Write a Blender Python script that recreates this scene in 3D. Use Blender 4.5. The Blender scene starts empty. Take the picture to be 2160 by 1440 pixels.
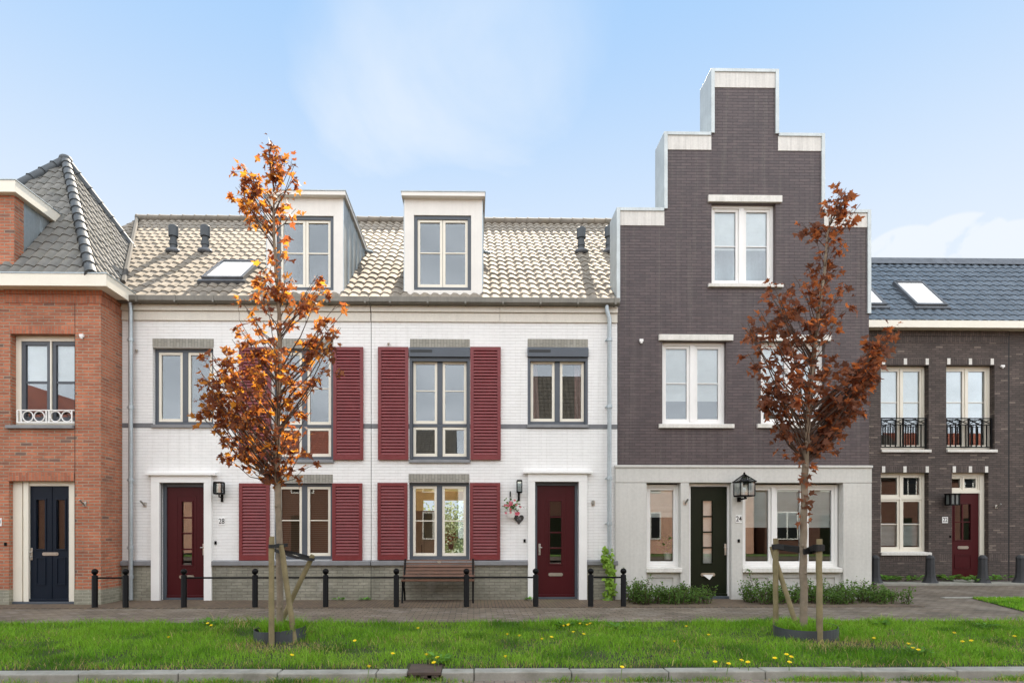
import bpy, math, random
import numpy as np
from mathutils import Vector, Matrix
R = math.radians
random.seed(7); rng = np.random.default_rng(7)
scene = bpy.context.scene
COL = scene.collection

# ---------------------------------------------------------------- camera
F, CXP, HYP, PPX = 1250.0, 1000.0, 1118.0, 1020.0      # focal length and horizon in photo pixels
CY, CH = -12.5, 1.46
PSI = math.atan(20.0 / F)
cam = bpy.data.cameras.new('camera'); camo = bpy.data.objects.new('camera', cam); COL.objects.link(camo)
cam.sensor_width = 36.0; cam.lens = F / 2160.0 * 36.0
cam.shift_x = (1080 - PPX) / 2160.0; cam.shift_y = (HYP - 720) / 2160.0
cam.clip_end = 2000; cam.clip_start = 0.05
camo.location = (0, CY, CH); camo.rotation_euler = (R(90), 0, -PSI)
scene.camera = camo

# ---------------------------------------------------------------- world, sun, exposure
SUN_EL, SUN_AZ = 43.7, 6.0
sun = bpy.data.lights.new('sun', 'SUN'); suno = bpy.data.objects.new('sun', sun); COL.objects.link(suno)
sun.energy = 5.0; sun.angle = R(0.55); sun.color = (1.0, 0.89, 0.74)
sd = Vector((math.sin(R(SUN_AZ)) * math.cos(R(SUN_EL)), math.cos(R(SUN_AZ)) * math.cos(R(SUN_EL)), math.sin(R(SUN_EL))))
suno.rotation_euler = sd.to_track_quat('Z', 'Y').to_euler()
suno.location = (0, 0, 30)
scene.view_settings.view_transform = 'Standard'
scene.view_settings.look = 'None'
scene.view_settings.exposure = 1.32
scene.view_settings.gamma = 1.0
scene.render.engine = 'CYCLES'
scene.cycles.use_denoising = True
scene.cycles.max_bounces = 8; scene.cycles.transparent_max_bounces = 16
scene.cycles.caustics_reflective = False; scene.cycles.caustics_refractive = False
scene.cycles.sample_clamp_indirect = 6.0

def build_world():
    w = bpy.data.worlds.new('World'); scene.world = w; w.use_nodes = True
    nt = w.node_tree; N = nt.nodes; L = nt.links
    for n in list(N): N.remove(n)
    out = N.new('ShaderNodeOutputWorld'); bg = N.new('ShaderNodeBackground')
    sky = N.new('ShaderNodeTexSky'); sky.sky_type = 'NISHITA'; sky.sun_disc = False
    sky.sun_elevation = R(SUN_EL); sky.sun_rotation = R(SUN_AZ)
    sky.air_density = 1.0; sky.dust_density = 0.15; sky.ozone_density = 2.2; sky.altitude = 0
    tc = N.new('ShaderNodeTexCoord')
    sep = N.new('ShaderNodeSeparateXYZ'); L.new(tc.outputs['Generated'], sep.inputs[0])
    def math_(op, a, b=None, c=None, clamp=False):
        n = N.new('ShaderNodeMath'); n.operation = op; n.use_clamp = clamp
        for i, v in enumerate((a, b, c)):
            if v is None: continue
            if isinstance(v, (int, float)): n.inputs[i].default_value = v
            else: L.new(v, n.inputs[i])
        return n.outputs[0]
    def mr(v, a, b, c=0.0, d=1.0):
        n = N.new('ShaderNodeMapRange'); n.interpolation_type = 'SMOOTHSTEP'
        L.new(v, n.inputs['Value'])
        for k, q in zip(('From Min', 'From Max', 'To Min', 'To Max'), (a, b, c, d)): n.inputs[k].default_value = q
        return n.outputs['Result']
    # clouds live on a plane overhead: direction / height
    zc = math_('MAXIMUM', math_('ADD', sep.outputs['Z'], 0.35), 0.3)
    px = math_('DIVIDE', sep.outputs['X'], zc); py = math_('DIVIDE', sep.outputs['Y'], zc)
    cmb = N.new('ShaderNodeCombineXYZ'); L.new(px, cmb.inputs[0]); L.new(py, cmb.inputs[1])
    no = N.new('ShaderNodeTexNoise'); no.inputs['Scale'].default_value = 2.3; no.inputs['Detail'].default_value = 7
    no.inputs['Roughness'].default_value = 0.55; no.inputs['Distortion'].default_value = 0.5
    L.new(cmb.outputs[0], no.inputs['Vector'])
    nz = no.outputs['Fac']
    no2 = N.new('ShaderNodeTexNoise'); no2.inputs['Scale'].default_value = 14; no2.inputs['Detail'].default_value = 6; no2.inputs['Distortion'].default_value = .3
    L.new(tc.outputs['Generated'], no2.inputs['Vector']); nz2 = no2.outputs['Fac']
    # bank of soft cloud ahead, above the roofs
    def blob(dx, dy, dz, k):
        v = Vector((dx, dy, dz)).normalized()
        d = N.new('ShaderNodeVectorMath'); d.operation = 'DOT_PRODUCT'
        nm = N.new('ShaderNodeVectorMath'); nm.operation = 'NORMALIZE'; L.new(tc.outputs['Generated'], nm.inputs[0])
        L.new(nm.outputs[0], d.inputs[0]); d.inputs[1].default_value = v
        return mr(d.outputs['Value'], math.cos(R(k)), 1.0)
    b1 = blob(-0.03, 1, 0.58, 20); b2 = math_('MAXIMUM', math_('MAXIMUM', blob(0.73, 1, 0.43, 4.6), blob(0.82, 1, 0.44, 5.0)), blob(0.91, 1, 0.43, 4.8)); b3 = blob(-0.25, 1, 0.50, 16); b4 = blob(0.75, 1, 0.85, 9)
    nf = mr(nz, 0.30, 0.70)
    m1 = math_('MULTIPLY', math_('MULTIPLY_ADD', nf, 0.75, 0.25), math_('MULTIPLY', b1, 0.85))
    m1 = math_('MAXIMUM', m1, math_('MULTIPLY', mr(nz2, 0.24, 0.42), math_('MULTIPLY', b2, 2.4, None, True)))
    m1 = math_('MAXIMUM', m1, math_('MULTIPLY', math_('MULTIPLY', b3, 0.45), nf))
    m1 = math_('MAXIMUM', m1, math_('MULTIPLY', math_('MULTIPLY', b4, 0.4), nf))
    haze = mr(sep.outputs['Z'], 0.75, 0.28, 0.0, 0.88)
    front = mr(sep.outputs['Y'], 0.05, 0.5)
    m1 = math_('MAXIMUM', m1, haze)
    # unseen bright broken cloud added behind the camera to lift the shaded fronts
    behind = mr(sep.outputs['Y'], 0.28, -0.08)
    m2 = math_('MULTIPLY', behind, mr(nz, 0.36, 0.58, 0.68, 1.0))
    hsv = N.new('ShaderNodeHueSaturation'); hsv.inputs['Saturation'].default_value = SKY_SAT; hsv.inputs['Value'].default_value = 1.0
    L.new(sky.outputs[0], hsv.inputs['Color'])
    tint = N.new('ShaderNodeMix'); tint.data_type = 'RGBA'; tint.blend_type = 'MULTIPLY'; tint.inputs[0].default_value = 1.0
    L.new(hsv.outputs[0], tint.inputs[6]); tint.inputs[7].default_value = SKY_TINT
    cap = N.new('ShaderNodeMix'); cap.data_type = 'RGBA'; cap.blend_type = 'DARKEN'; cap.inputs[0].default_value = 1.0
    L.new(tint.outputs[2], cap.inputs[6]); cap.inputs[7].default_value = SKY_CAP
    def mix(f, a, colr):
        n = N.new('ShaderNodeMix'); n.data_type = 'RGBA'
        L.new(f, n.inputs[0]); L.new(a, n.inputs[6]); n.inputs[7].default_value = colr
        return n.outputs[2]
    c = mix(m1, cap.outputs[2], CLOUD_FRONT)
    c = mix(m2, c, CLOUD_FILL)
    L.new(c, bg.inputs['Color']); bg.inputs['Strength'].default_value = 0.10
    L.new(bg.outputs[0], out.inputs[0])
SKY_SAT = 1.0; SKY_TINT = (1.36, 1.27, .98, 1); SKY_CAP = (1.5, 2.52, 3.95, 1)
CLOUD_FRONT = (3.5, 3.75, 4.05, 1); CLOUD_FILL = (9.8, 10.2, 10.7, 1)
build_world()

# ---------------------------------------------------------------- measuring helpers (site survey: photo pixel -> metres on a known plane)
def W(px, py, y):
    rx = (px - PPX) / F; rz = (HYP - py) / F
    dx = rx * math.cos(PSI) + math.sin(PSI); dy = -rx * math.sin(PSI) + math.cos(PSI)
    t = (y - CY) / dy
    return t * dx, CH + t * rz
def G(px, py, z=0.0):
    rx = (px - PPX) / F; rz = (HYP - py) / F
    dx = rx * math.cos(PSI) + math.sin(PSI); dy = -rx * math.sin(PSI) + math.cos(PSI)
    t = (z - CH) / rz
    return t * dx, CY + t * dy
def X(px, y=0.0): return W(px, 1000, y)[0]
def Z(py, y=0.0, px=1000): return W(px, py, y)[1]
def RC(px0, px1, py0, py1, y=0.0):
    m = (px0 + px1) / 2
    return X(px0, y), X(px1, y), Z(py1, y, m), Z(py0, y, m)    # x0,x1,z0,z1

# ---------------------------------------------------------------- mesh builder
class MB:
    def __init__(s): s.v = []; s.f = []; s.m = []; s.uv = {}
    def add(s, pts): k = len(s.v); s.v += [tuple(p) for p in pts]; return k
    def face(s, idx, mi=0, uv=None):
        if uv: s.uv[len(s.f)] = uv
        s.f.append(tuple(idx)); s.m.append(mi)
    def poly(s, pts, mi=0, uv=None):
        k = s.add(pts); s.face(range(k, k + len(pts)), mi, uv)
    def box(s, x0, x1, y0, y1, z0, z1, mi=0):
        if x0 > x1: x0, x1 = x1, x0
        if y0 > y1: y0, y1 = y1, y0
        if z0 > z1: z0, z1 = z1, z0
        k = s.add([(x0,y0,z0),(x1,y0,z0),(x1,y1,z0),(x0,y1,z0),(x0,y0,z1),(x1,y0,z1),(x1,y1,z1),(x0,y1,z1)])
        for q in ((0,3,2,1),(4,5,6,7),(0,1,5,4),(1,2,6,5),(2,3,7,6),(3,0,4,7)): s.face([k+i for i in q], mi)
        return s
    def prism(s, poly, y0, y1, mi=0):          # poly in xz, counter-clockwise seen from -y
        n = len(poly)
        a = s.add([(x, y0, z) for x, z in poly]); b = s.add([(x, y1, z) for x, z in poly])
        s.face(range(a, a+n), mi); s.face(range(b+n-1, b-1, -1), mi)
        for i in range(n): j = (i+1) % n; s.face((a+j, a+i, b+i, b+j), mi)
        return s
    def prismx(s, poly, x0, x1, mi=0):         # poly in yz
        n = len(poly)
        a = s.add([(x0, y, z) for y, z in poly]); b = s.add([(x1, y, z) for y, z in poly])
        s.face(range(a+n-1, a-1, -1), mi); s.face(range(b, b+n), mi)
        for i in range(n): j = (i+1) % n; s.face((a+i, a+j, b+j, b+i), mi)
        return s
    def path(s, pts, rad, n=8, mi=0, caps=True):
        pts = [Vector(p) for p in pts]
        if isinstance(rad, (int, float)): rad = [rad]*len(pts)
        rings = []; prev = None
        for i, p in enumerate(pts):
            d = (pts[min(i+1, len(pts)-1)] - pts[max(i-1, 0)]).normalized()
            if prev is None:
                up = Vector((0,0,1)) if abs(d.z) < .9 else Vector((1,0,0))
                a = d.cross(up).normalized()
            else:
                a = (prev - d*prev.dot(d)).normalized()
            prev = a; b = d.cross(a)
            rings.append(s.add([p + (a*math.cos(t) + b*math.sin(t))*rad[i] for t in [2*math.pi*k/n for k in range(n)]]))
        for r0, r1 in zip(rings, rings[1:]):
            for k in range(n): q = (k+1) % n; s.face((r0+k, r0+q, r1+q, r1+k), mi)
        if caps:
            s.face([rings[0]+k for k in range(n-1, -1, -1)], mi); s.face([rings[-1]+k for k in range(n)], mi)
        return s
    def lathe(s, prof, c=(0,0,0), n=16, mi=0):  # prof: list of (r,z)
        rings = [s.add([(c[0]+r*math.cos(2*math.pi*k/n), c[1]+r*math.sin(2*math.pi*k/n), c[2]+z) for k in range(n)]) for r, z in prof]
        for r0, r1 in zip(rings, rings[1:]):
            for k in range(n): q = (k+1) % n; s.face((r0+k, r0+q, r1+q, r1+k), mi)
        s.face([rings[0]+k for k in range(n-1, -1, -1)], mi); s.face([rings[-1]+k for k in range(n)], mi)
        return s
    def ball(s, c, r, nu=14, nv=9, sc=(1,1,1), mi=0):
        prof = [(max(1e-4, r*math.sin(math.pi*i/nv)), -r*math.cos(math.pi*i/nv)) for i in range(nv+1)]
        k0 = len(s.v); s.lathe(prof, (0,0,0), nu, mi)
        for i in range(k0, len(s.v)):
            x, y, z = s.v[i]; s.v[i] = (c[0]+x*sc[0], c[1]+y*sc[1], c[2]+z*sc[2])
        return s
    def build(s, name, mats, parent=None, smooth=None, bevel=0, loc=None, uvscale=1.0):
        if not isinstance(mats, (list, tuple)): mats = [mats]
        off = Vector(parent['_o']) if parent is not None else Vector(loc or (0,0,0))
        me = bpy.data.meshes.new(name)
        me.from_pydata([(v[0]-off.x, v[1]-off.y, v[2]-off.z) for v in s.v], [], s.f)
        for m in mats: me.materials.append(m)
        if len(mats) > 1: me.polygons.foreach_set('material_index', s.m)
        me.update()
        ul = me.uv_layers.new(name='UVMap').data
        for p in me.polygons:
            if p.index in s.uv:
                for li, q in zip(p.loop_indices, s.uv[p.index]): ul[li].uv = q
                continue
            n = p.normal; ax = max(range(3), key=lambda i: abs(n[i]))
            for li in p.loop_indices:
                v = s.v[me.loops[li].vertex_index]
                ul[li].uv = ((v[1], v[2]) if ax == 0 else (v[0], v[2]) if ax == 1 else (v[0], v[1]))
        if smooth is not None:
            me.shade_smooth(); me.set_sharp_from_angle(angle=R(smooth))
        o = bpy.data.objects.new(name, me); COL.objects.link(o)
        if bevel:
            b = o.modifiers.new('bevel', 'BEVEL'); b.width = bevel; b.segments = 2; b.limit_method = 'ANGLE'; b.angle_limit = R(40)
        if parent is not None: o.parent = parent
        else: o.location = off
        o['_o'] = tuple(off)
        return o

def tag(o, label, cat, group=None, kind=None):
    if label: o['label'] = label
    if cat: o['category'] = cat
    if group: o['group'] = group
    if kind: o['kind'] = kind
    return o
def thing(name, label, cat, loc=(0,0,0), group=None):
    o = bpy.data.objects.new(name, None); COL.objects.link(o); o.location = loc; o['_o'] = tuple(loc)
    o.empty_display_size = .3
    return tag(o, label, cat, group)
def struct(o): o['kind'] = 'structure'; return o
def copy_tree(o, loc, label=None, parent=None):
    c = o.copy(); COL.objects.link(c)
    if parent is None: c.location = loc
    else: c.parent = parent
    if label: c['label'] = label
    for ch in list(o.children): copy_tree(ch, None, None, c)
    return c

# ---------------------------------------------------------------- materials
def lin(h):
    h = h.lstrip('#'); c = [int(h[i:i+2], 16)/255 for i in (0, 2, 4)]
    return tuple(x/12.92 if x <= .04045 else ((x+.055)/1.055)**2.4 for x in c) + (1,)
def newmat(name):
    m = bpy.data.materials.new(name); m.use_nodes = True
    nt = m.node_tree; return m, nt.nodes, nt.links, nt.nodes['Principled BSDF']
def mixc(N, L, f, a, b, blend='MIX'):
    n = N.new('ShaderNodeMix'); n.data_type = 'RGBA'; n.blend_type = blend
    for i, v in ((0, f), (6, a), (7, b)):
        if hasattr(v, 'is_linked') or hasattr(v, 'links'): L.new(v, n.inputs[i])
        else: n.inputs[i].default_value = v
    return n.outputs[2]
def noise(N, L, scale, detail=4, rough=.55, vec=None, dist=0):
    n = N.new('ShaderNodeTexNoise'); n.inputs['Scale'].default_value = scale; n.inputs['Detail'].default_value = detail
    n.inputs['Roughness'].default_value = rough; n.inputs['Distortion'].default_value = dist
    if vec is None:
        tc = N.new('ShaderNodeTexCoord'); vec = tc.outputs['Object']
    L.new(vec, n.inputs['Vector']); return n.outputs['Fac']
def ramp(N, L, v, a, b, c0=0.0, c1=1.0):
    n = N.new('ShaderNodeMapRange'); L.new(v, n.inputs['Value'])
    for k, q in zip(('From Min','From Max','To Min','To Max'), (a, b, c0, c1)): n.inputs[k].default_value = q
    return n.outputs['Result']
def val3(N, L, f):
    n = N.new('ShaderNodeCombineColor'); [L.new(f, n.inputs[i]) for i in range(3)]; return n.outputs[0]
def bump(N, L, P, h, strength=.3, dist=.01):
    b = N.new('ShaderNodeBump'); b.inputs['Strength'].default_value = strength; b.inputs['Distance'].default_value = dist
    L.new(h, b.inputs['Height']); L.new(b.outputs[0], P.inputs['Normal'])
def plain(name, c, rough=.6, metal=0.0, var=.12, vs=3.0, fine=.06, bmp=0.0, streak=0.0, spec=None, dirt=None):
    m, N, L, P = newmat(name)
    if isinstance(c, str): c = lin(c)
    a = ramp(N, L, noise(N, L, vs, 5), .3, .7, 1-var, 1+var)
    b = ramp(N, L, noise(N, L, vs*14, 3), .3, .7, 1-fine, 1+fine)
    k = N.new('ShaderNodeMath'); k.operation = 'MULTIPLY'; L.new(a, k.inputs[0]); L.new(b, k.inputs[1])
    f = k.outputs[0]
    if streak:
        tc = N.new('ShaderNodeTexCoord'); mp = N.new('ShaderNodeMapping'); mp.inputs['Scale'].default_value = (22, 22, .8)
        L.new(tc.outputs['Object'], mp.inputs[0])
        s = ramp(N, L, noise(N, L, 1.0, 5, .6, mp.outputs[0]), .42, .7, 1, 1-streak)
        q = N.new('ShaderNodeMath'); q.operation = 'MULTIPLY'; L.new(f, q.inputs[0]); L.new(s, q.inputs[1]); f = q.outputs[0]
    col = mixc(N, L, 1.0, c, val3(N, L, f), 'MULTIPLY')
    if dirt:
        col = mixc(N, L, ramp(N, L, noise(N, L, dirt[1], 6, .65), .5, .75, 0, dirt[2]), col, lin(dirt[0]))
    L.new(col, P.inputs['Base Color'])
    P.inputs['Roughness'].default_value = rough; P.inputs['Metallic'].default_value = metal
    if spec is not None: P.inputs['Specular IOR Level'].default_value = spec
    if bmp: bump(N, L, P, noise(N, L, vs*25, 4), bmp, .004)
    return m
def brick(name, c1, c2, mortar, bw=.22, rh=.0625, ms=.006, soldier=False, bmp=.5, var=.18, rough=.8, bias=0.0, dirt=None, third=None, vs=1.3, offset=.5, hline=0, drip=0):
    m, N, L, P = newmat(name)
    tc = N.new('ShaderNodeTexCoord'); mp = N.new('ShaderNodeMapping')
    if soldier: mp.inputs['Rotation'].default_value = (0, 0, R(90))
    L.new(tc.outputs['UV'], mp.inputs[0])
    # slight waviness so courses are not ruled lines
    nv = N.new('ShaderNodeTexNoise'); nv.inputs['Scale'].default_value = 3.0; L.new(mp.outputs[0], nv.inputs['Vector'])
    vm = N.new('ShaderNodeVectorMath'); vm.operation = 'MULTIPLY_ADD'
    L.new(nv.outputs['Color'], vm.inputs[0]); vm.inputs[1].default_value = (.012, .008, 0); L.new(mp.outputs[0], vm.inputs[2])
    bt = N.new('ShaderNodeTexBrick'); L.new(vm.outputs[0], bt.inputs['Vector'])
    bt.offset = offset
    for k, v in (('Scale', 1), ('Brick Width', bw), ('Row Height', rh), ('Mortar Size', ms), ('Mortar Smooth', .3), ('Bias', bias)): bt.inputs[k].default_value = v
    bt.inputs['Color1'].default_value = lin(c1); bt.inputs['Color2'].default_value = lin(c2); bt.inputs['Mortar'].default_value = lin(mortar)
    col = bt.outputs['Color']
    if third:   # odd burnt bricks
        b2 = N.new('ShaderNodeTexBrick'); L.new(vm.outputs[0], b2.inputs['Vector']); b2.offset = offset
        for k, v in (('Scale', 1), ('Brick Width', bw), ('Row Height', rh), ('Mortar Size', ms), ('Mortar Smooth', .1), ('Bias', 0)): b2.inputs[k].default_value = v
        b2.inputs['Color1'].default_value = (0,0,0,1); b2.inputs['Color2'].default_value = (1,1,1,1); b2.inputs['Mortar'].default_value = (0,0,0,1)
        col = mixc(N, L, ramp(N, L, b2.outputs['Color'], third[1], third[1]+.03, 0, third[2]), col, lin(third[0]))
    a = ramp(N, L, noise(N, L, vs, 6, .6), .3, .7, 1-var, 1+var)
    mp2 = N.new('ShaderNodeMapping'); mp2.inputs['Scale'].default_value = (1, 3.5, 1); L.new(tc.outputs['UV'], mp2.inputs[0])
    b = ramp(N, L, noise(N, L, 9, 4, .6, mp2.outputs[0]), .3, .7, 1-var*.7, 1+var*.7)
    k = N.new('ShaderNodeMath'); k.operation = 'MULTIPLY'; L.new(a, k.inputs[0]); L.new(b, k.inputs[1])
    col = mixc(N, L, 1.0, col, val3(N, L, k.outputs[0]), 'MULTIPLY')
    if dirt: col = mixc(N, L, ramp(N, L, noise(N, L, dirt[1], 6, .65), dirt[3] if len(dirt) > 3 else .5, .75, 0, dirt[2]), col, lin(dirt[0]))
    if drip:    # rain marks running down the face
        mp3 = N.new('ShaderNodeMapping'); mp3.inputs['Scale'].default_value = (9, .35, 1); L.new(tc.outputs['UV'], mp3.inputs[0])
        dr = ramp(N, L, noise(N, L, 1.0, 6, .65, mp3.outputs[0]), .50, .75, 0, drip)
        col = mixc(N, L, dr, col, lin('#8b8678'))
    if hline:   # bed joints show more than the paint-filled cross joints
        sp = N.new('ShaderNodeSeparateXYZ'); L.new(vm.outputs[0], sp.inputs[0])
        d = N.new('ShaderNodeMath'); d.operation = 'DIVIDE'; L.new(sp.outputs['Y'], d.inputs[0]); d.inputs[1].default_value = rh
        fr = N.new('ShaderNodeMath'); fr.operation = 'PINGPONG'; L.new(d.outputs[0], fr.inputs[0]); fr.inputs[1].default_value = .5
        e = ramp(N, L, fr.outputs[0], .03, .14, 1, 0)
        g = N.new('ShaderNodeMath'); g.operation = 'MULTIPLY'; L.new(e, g.inputs[0]); L.new(ramp(N, L, noise(N, L, 4, 5, .6, mp2.outputs[0]), .35, .65, .25, 1), g.inputs[1])
        col = mixc(N, L, 1.0, col, val3(N, L, ramp(N, L, g.outputs[0], 0, 1, 1, 1-hline*2)), 'MULTIPLY')
    L.new(col, P.inputs['Base Color']); P.inputs['Roughness'].default_value = rough
    h = N.new('ShaderNodeMath'); h.operation = 'MULTIPLY_ADD'
    L.new(bt.outputs['Fac'], h.inputs[0]); h.inputs[1].default_value = -1.0
    L.new(ramp(N, L, noise(N, L, 45, 4), 0, 1, 0, .5), h.inputs[2])
    bump(N, L, P, h.outputs[0], bmp, .012)
    return m
def tilemat(name, c1, c2, rough=.4, moss=None, spec=.5, coat=0.0, sheen=0.0):
    m, N, L, P = newmat(name)
    tc = N.new('ShaderNodeTexCoord')
    fl = N.new('ShaderNodeVectorMath'); fl.operation = 'FLOOR'; L.new(tc.outputs['UV'], fl.inputs[0])
    wn = N.new('ShaderNodeTexWhiteNoise'); wn.noise_dimensions = '3D'; L.new(fl.outputs[0], wn.inputs['Vector'])
    col = mixc(N, L, wn.outputs['Value'], lin(c1), lin(c2))
    col = mixc(N, L, 1.0, col, val3(N, L, ramp(N, L, noise(N, L, 6, 6, .65), .3, .7, .8, 1.2)), 'MULTIPLY')
    if moss: col = mixc(N, L, ramp(N, L, noise(N, L, 1.6, 7, .7), .52, .72, 0, moss[1]), col, lin(moss[0]))
    L.new(col, P.inputs['Base Color'])
    L.new(ramp(N, L, noise(N, L, 8, 4), .3, .7, rough-.08, rough+.1), P.inputs['Roughness'])
    P.inputs['Specular IOR Level'].default_value = spec
    if sheen: P.inputs['Sheen Weight'].default_value = sheen; P.inputs['Sheen Roughness'].default_value = .45; P.inputs['Sheen Tint'].default_value = (1, .89, .74, 1)
    if coat: P.inputs['Coat Weight'].default_value = coat; P.inputs['Coat Roughness'].default_value = .3
    bump(N, L, P, noise(N, L, 60, 3), .15, .004)
    return m
def glassmat(name, refl=.085, tint=(.92,.95,.95,1), wav=.02):
    m, N, L, P = newmat(name); N.remove(P)
    out = N['Material Output']
    tr = N.new('ShaderNodeBsdfTransparent'); tr.inputs[0].default_value = tint
    gl = N.new('ShaderNodeBsdfGlossy'); gl.inputs['Roughness'].default_value = .004; gl.inputs['Color'].default_value = (.93,.96,1,1)
    fr = N.new('ShaderNodeFresnel'); fr.inputs['IOR'].default_value = 1.45
    ad = N.new('ShaderNodeMath'); ad.operation = 'MULTIPLY_ADD'; ad.use_clamp = True
    L.new(fr.outputs[0], ad.inputs[0]); ad.inputs[1].default_value = 1.1; ad.inputs[2].default_value = refl - .037
    mx = N.new('ShaderNodeMixShader'); L.new(ad.outputs[0], mx.inputs[0]); L.new(tr.outputs[0], mx.inputs[1]); L.new(gl.outputs[0], mx.inputs[2])
    if wav:
        b = N.new('ShaderNodeBump'); b.inputs['Strength'].default_value = wav; b.inputs['Distance'].default_value = .05
        L.new(noise(N, L, 1.2, 1), b.inputs['Height']); L.new(b.outputs[0], gl.inputs['Normal'])
    L.new(mx.outputs[0], out.inputs[0]); return m
def leafmat(name, c, ct, trans=.5, rough=.45, attr=False, var=.35, ct2=None):
    m, N, L, P = newmat(name); out = N['Material Output']
    if attr:
        at = N.new('ShaderNodeAttribute'); at.attribute_name = 'col'; base = at.outputs['Color']
        tcol = mixc(N, L, 1.0, base, ct, 'MULTIPLY')
    else:
        at = N.new('ShaderNodeAttribute'); at.attribute_name = 'rnd'
        f = ramp(N, L, at.outputs['Fac'], 0, 1, 1-var, 1+var)
        base = mixc(N, L, 1.0, c, val3(N, L, f), 'MULTIPLY'); tcol = mixc(N, L, 1.0, ct, val3(N, L, f), 'MULTIPLY')
        if ct2: tcol = mixc(N, L, ramp(N, L, at.outputs['Fac'], .25, .85, 0, 1), ct, ct2)
    L.new(base, P.inputs['Base Color']); P.inputs['Roughness'].default_value = rough
    P.inputs['Specular IOR Level'].default_value = .06
    t = N.new('ShaderNodeBsdfTranslucent'); L.new(tcol, t.inputs[0])
    mx = N.new('ShaderNodeMixShader'); mx.inputs[0].default_value = trans
    L.new(P.outputs[0], mx.inputs[1]); L.new(t.outputs[0], mx.inputs[2]); L.new(mx.outputs[0], out.inputs[0])
    return m

M = {}
M['white_brick'] = brick('painted white brick', '#e9e8e6', '#e5e4e2', '#dcdad7', ms=.004, bmp=.5, var=.03, rough=.6, rh=.0635, hline=.11, drip=.14)
M['plinth_brick'] = brick('grey green plinth brick', '#7d7a6c', '#8b887a', '#6a675b', ms=.006, var=.28, dirt=('#b5b3aa', 2.0, .45, .55), bmp=.6)
M['grey_brick'] = brick('painted dark grey brick', '#554848', '#483d3e', '#392f30', ms=.006, bmp=.9, var=.10, rough=.55, drip=.18)
M['red_brick'] = brick('red orange brick', '#b56d4e', '#985840', '#988773', ms=.010, var=.26, third=('#62524b', .955, .8), bmp=.8)
M['red_soldier'] = brick('red soldier course', '#b56d4e', '#985840', '#8a7866', ms=.006, var=.2, soldier=True, bmp=.8)
M['house_plinth'] = brick('grey green brick base', '#8f8d7c', '#827f6f', '#a09d8e', var=.2, bmp=.6)
M['dark_brick'] = brick('dark brown brick', '#5b4f49', '#463c38', '#332e2b', ms=.007, var=.22, third=('#85776c', .93, .6), bmp=.8)
M['dark_soldier'] = brick('dark soldier course', '#5b4f49', '#463c38', '#332e2b', ms=.007, var=.2, soldier=True, bmp=.8)
M['grey_soldier'] = brick('grey soldier course', '#9a978d', '#8c897f', '#73706a', ms=.005, var=.12, soldier=True, rh=.0635)
M['pink_brick'] = brick('pinkish brick', '#dcae96', '#cf9c84', '#c8b8a8', var=.15)
M['brown_brick'] = brick('brown brick', '#633d2e', '#553226', '#6d6156', var=.15)
M['concrete'] = plain('pale cast concrete', '#c5c3bd', .8, var=.05, vs=1.2, fine=.05, bmp=.15, streak=.06)
M['stone_cap'] = plain('stained pale concrete', '#d2cfc9', .8, var=.06, vs=2.5, streak=.16, bmp=.15)
M['white_stone'] = plain('white stone trim', '#d9d6cf', .7, var=.06, vs=3, streak=.10, dirt=('#8d8b78', 5, .35))
M['cream'] = plain('cream painted wood', '#e2dccd', .4, var=.03, fine=.02)
M['white_paint'] = plain('white paint', '#e6e5e2', .4, var=.03, fine=.02)
M['panel'] = plain('off white board', '#dedad3', .45, var=.03, fine=.02, streak=.04)
M['fascia'] = plain('pale cream board', '#d3cdc1', .5, var=.04, streak=.05)
M['anthracite'] = plain('anthracite paint', '#4a5058', .4, var=.06)
M['sill_grey'] = plain('grey natural stone', '#7b7c7e', .55, var=.12, vs=5, bmp=.1)
M['band_grey'] = plain('grey painted band', '#6c6d70', .6, var=.15, vs=6)
M['shutter'] = plain('dark red paint', '#702528', .42, var=.10, vs=5, fine=.06, dirt=('#8a4a48', 7, .25))
M['door_red'] = plain('deep wine red paint', '#431116', .38, var=.05, fine=.05, spec=.22)
M['door_blue'] = plain('navy paint', '#101a27', .4, var=.06, spec=.2)
M['door_green'] = plain('dark green paint', '#151b0c', .45, var=.06, spec=.2)
M['zinc'] = plain('weathered zinc', '#a7b0b4', .45, metal=.55, var=.14, vs=2, streak=.12)
M['zinc_pale'] = plain('pale zinc coping', '#b9bfbf', .5, metal=.35, var=.10, vs=3, streak=.10)
M['gutter'] = plain('aged zinc gutter', '#77736b', .5, metal=.4, var=.15, vs=3, streak=.15)
M['lead'] = plain('lead sheet', '#5c5f64', .6, metal=.2, var=.25, vs=4, streak=.2)
M['black_metal'] = plain('black painted metal', '#060607', .45, var=.1, spec=.14)
M['black_rubber'] = plain('black rubber', '#0e0e0e', .6, var=.15)
M['steel'] = plain('brushed steel', '#b9b6b0', .3, metal=.9, var=.06)
M['pvc_grey'] = plain('dark grey pipe', '#3d4246', .5, var=.08)
M['roof'] = tilemat('grey glazed pantile', '#655f56', '#746c62', .84, moss=('#7d6c4e', .35), spec=.38, sheen=.46)
M['roof_hip'] = tilemat('slate grey pantile', '#535350', '#66645f', .74, moss=('#6d6a52', .4), spec=.65, sheen=.36)
M['ridge_dark'] = tilemat('dark ridge tile', '#43474a', '#4f5356', .6, spec=.4)
M['roof_blue'] = tilemat('blue grey tile', '#4a535c', '#59626b', .35)
M['roof_dark'] = tilemat('brown grey tile', '#4a4640', '#59544c', .6)
M['roof_red'] = tilemat('red tile', '#7c4230', '#8d4e38', .6)
M['glass'] = glassmat('window glass', .105, wav=0)
M['glass_clear'] = glassmat('ground floor glass', .07, wav=0)
M['room'] = plain('room paint', '#6e6e6f', .9, var=.02, fine=0.0)
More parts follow.
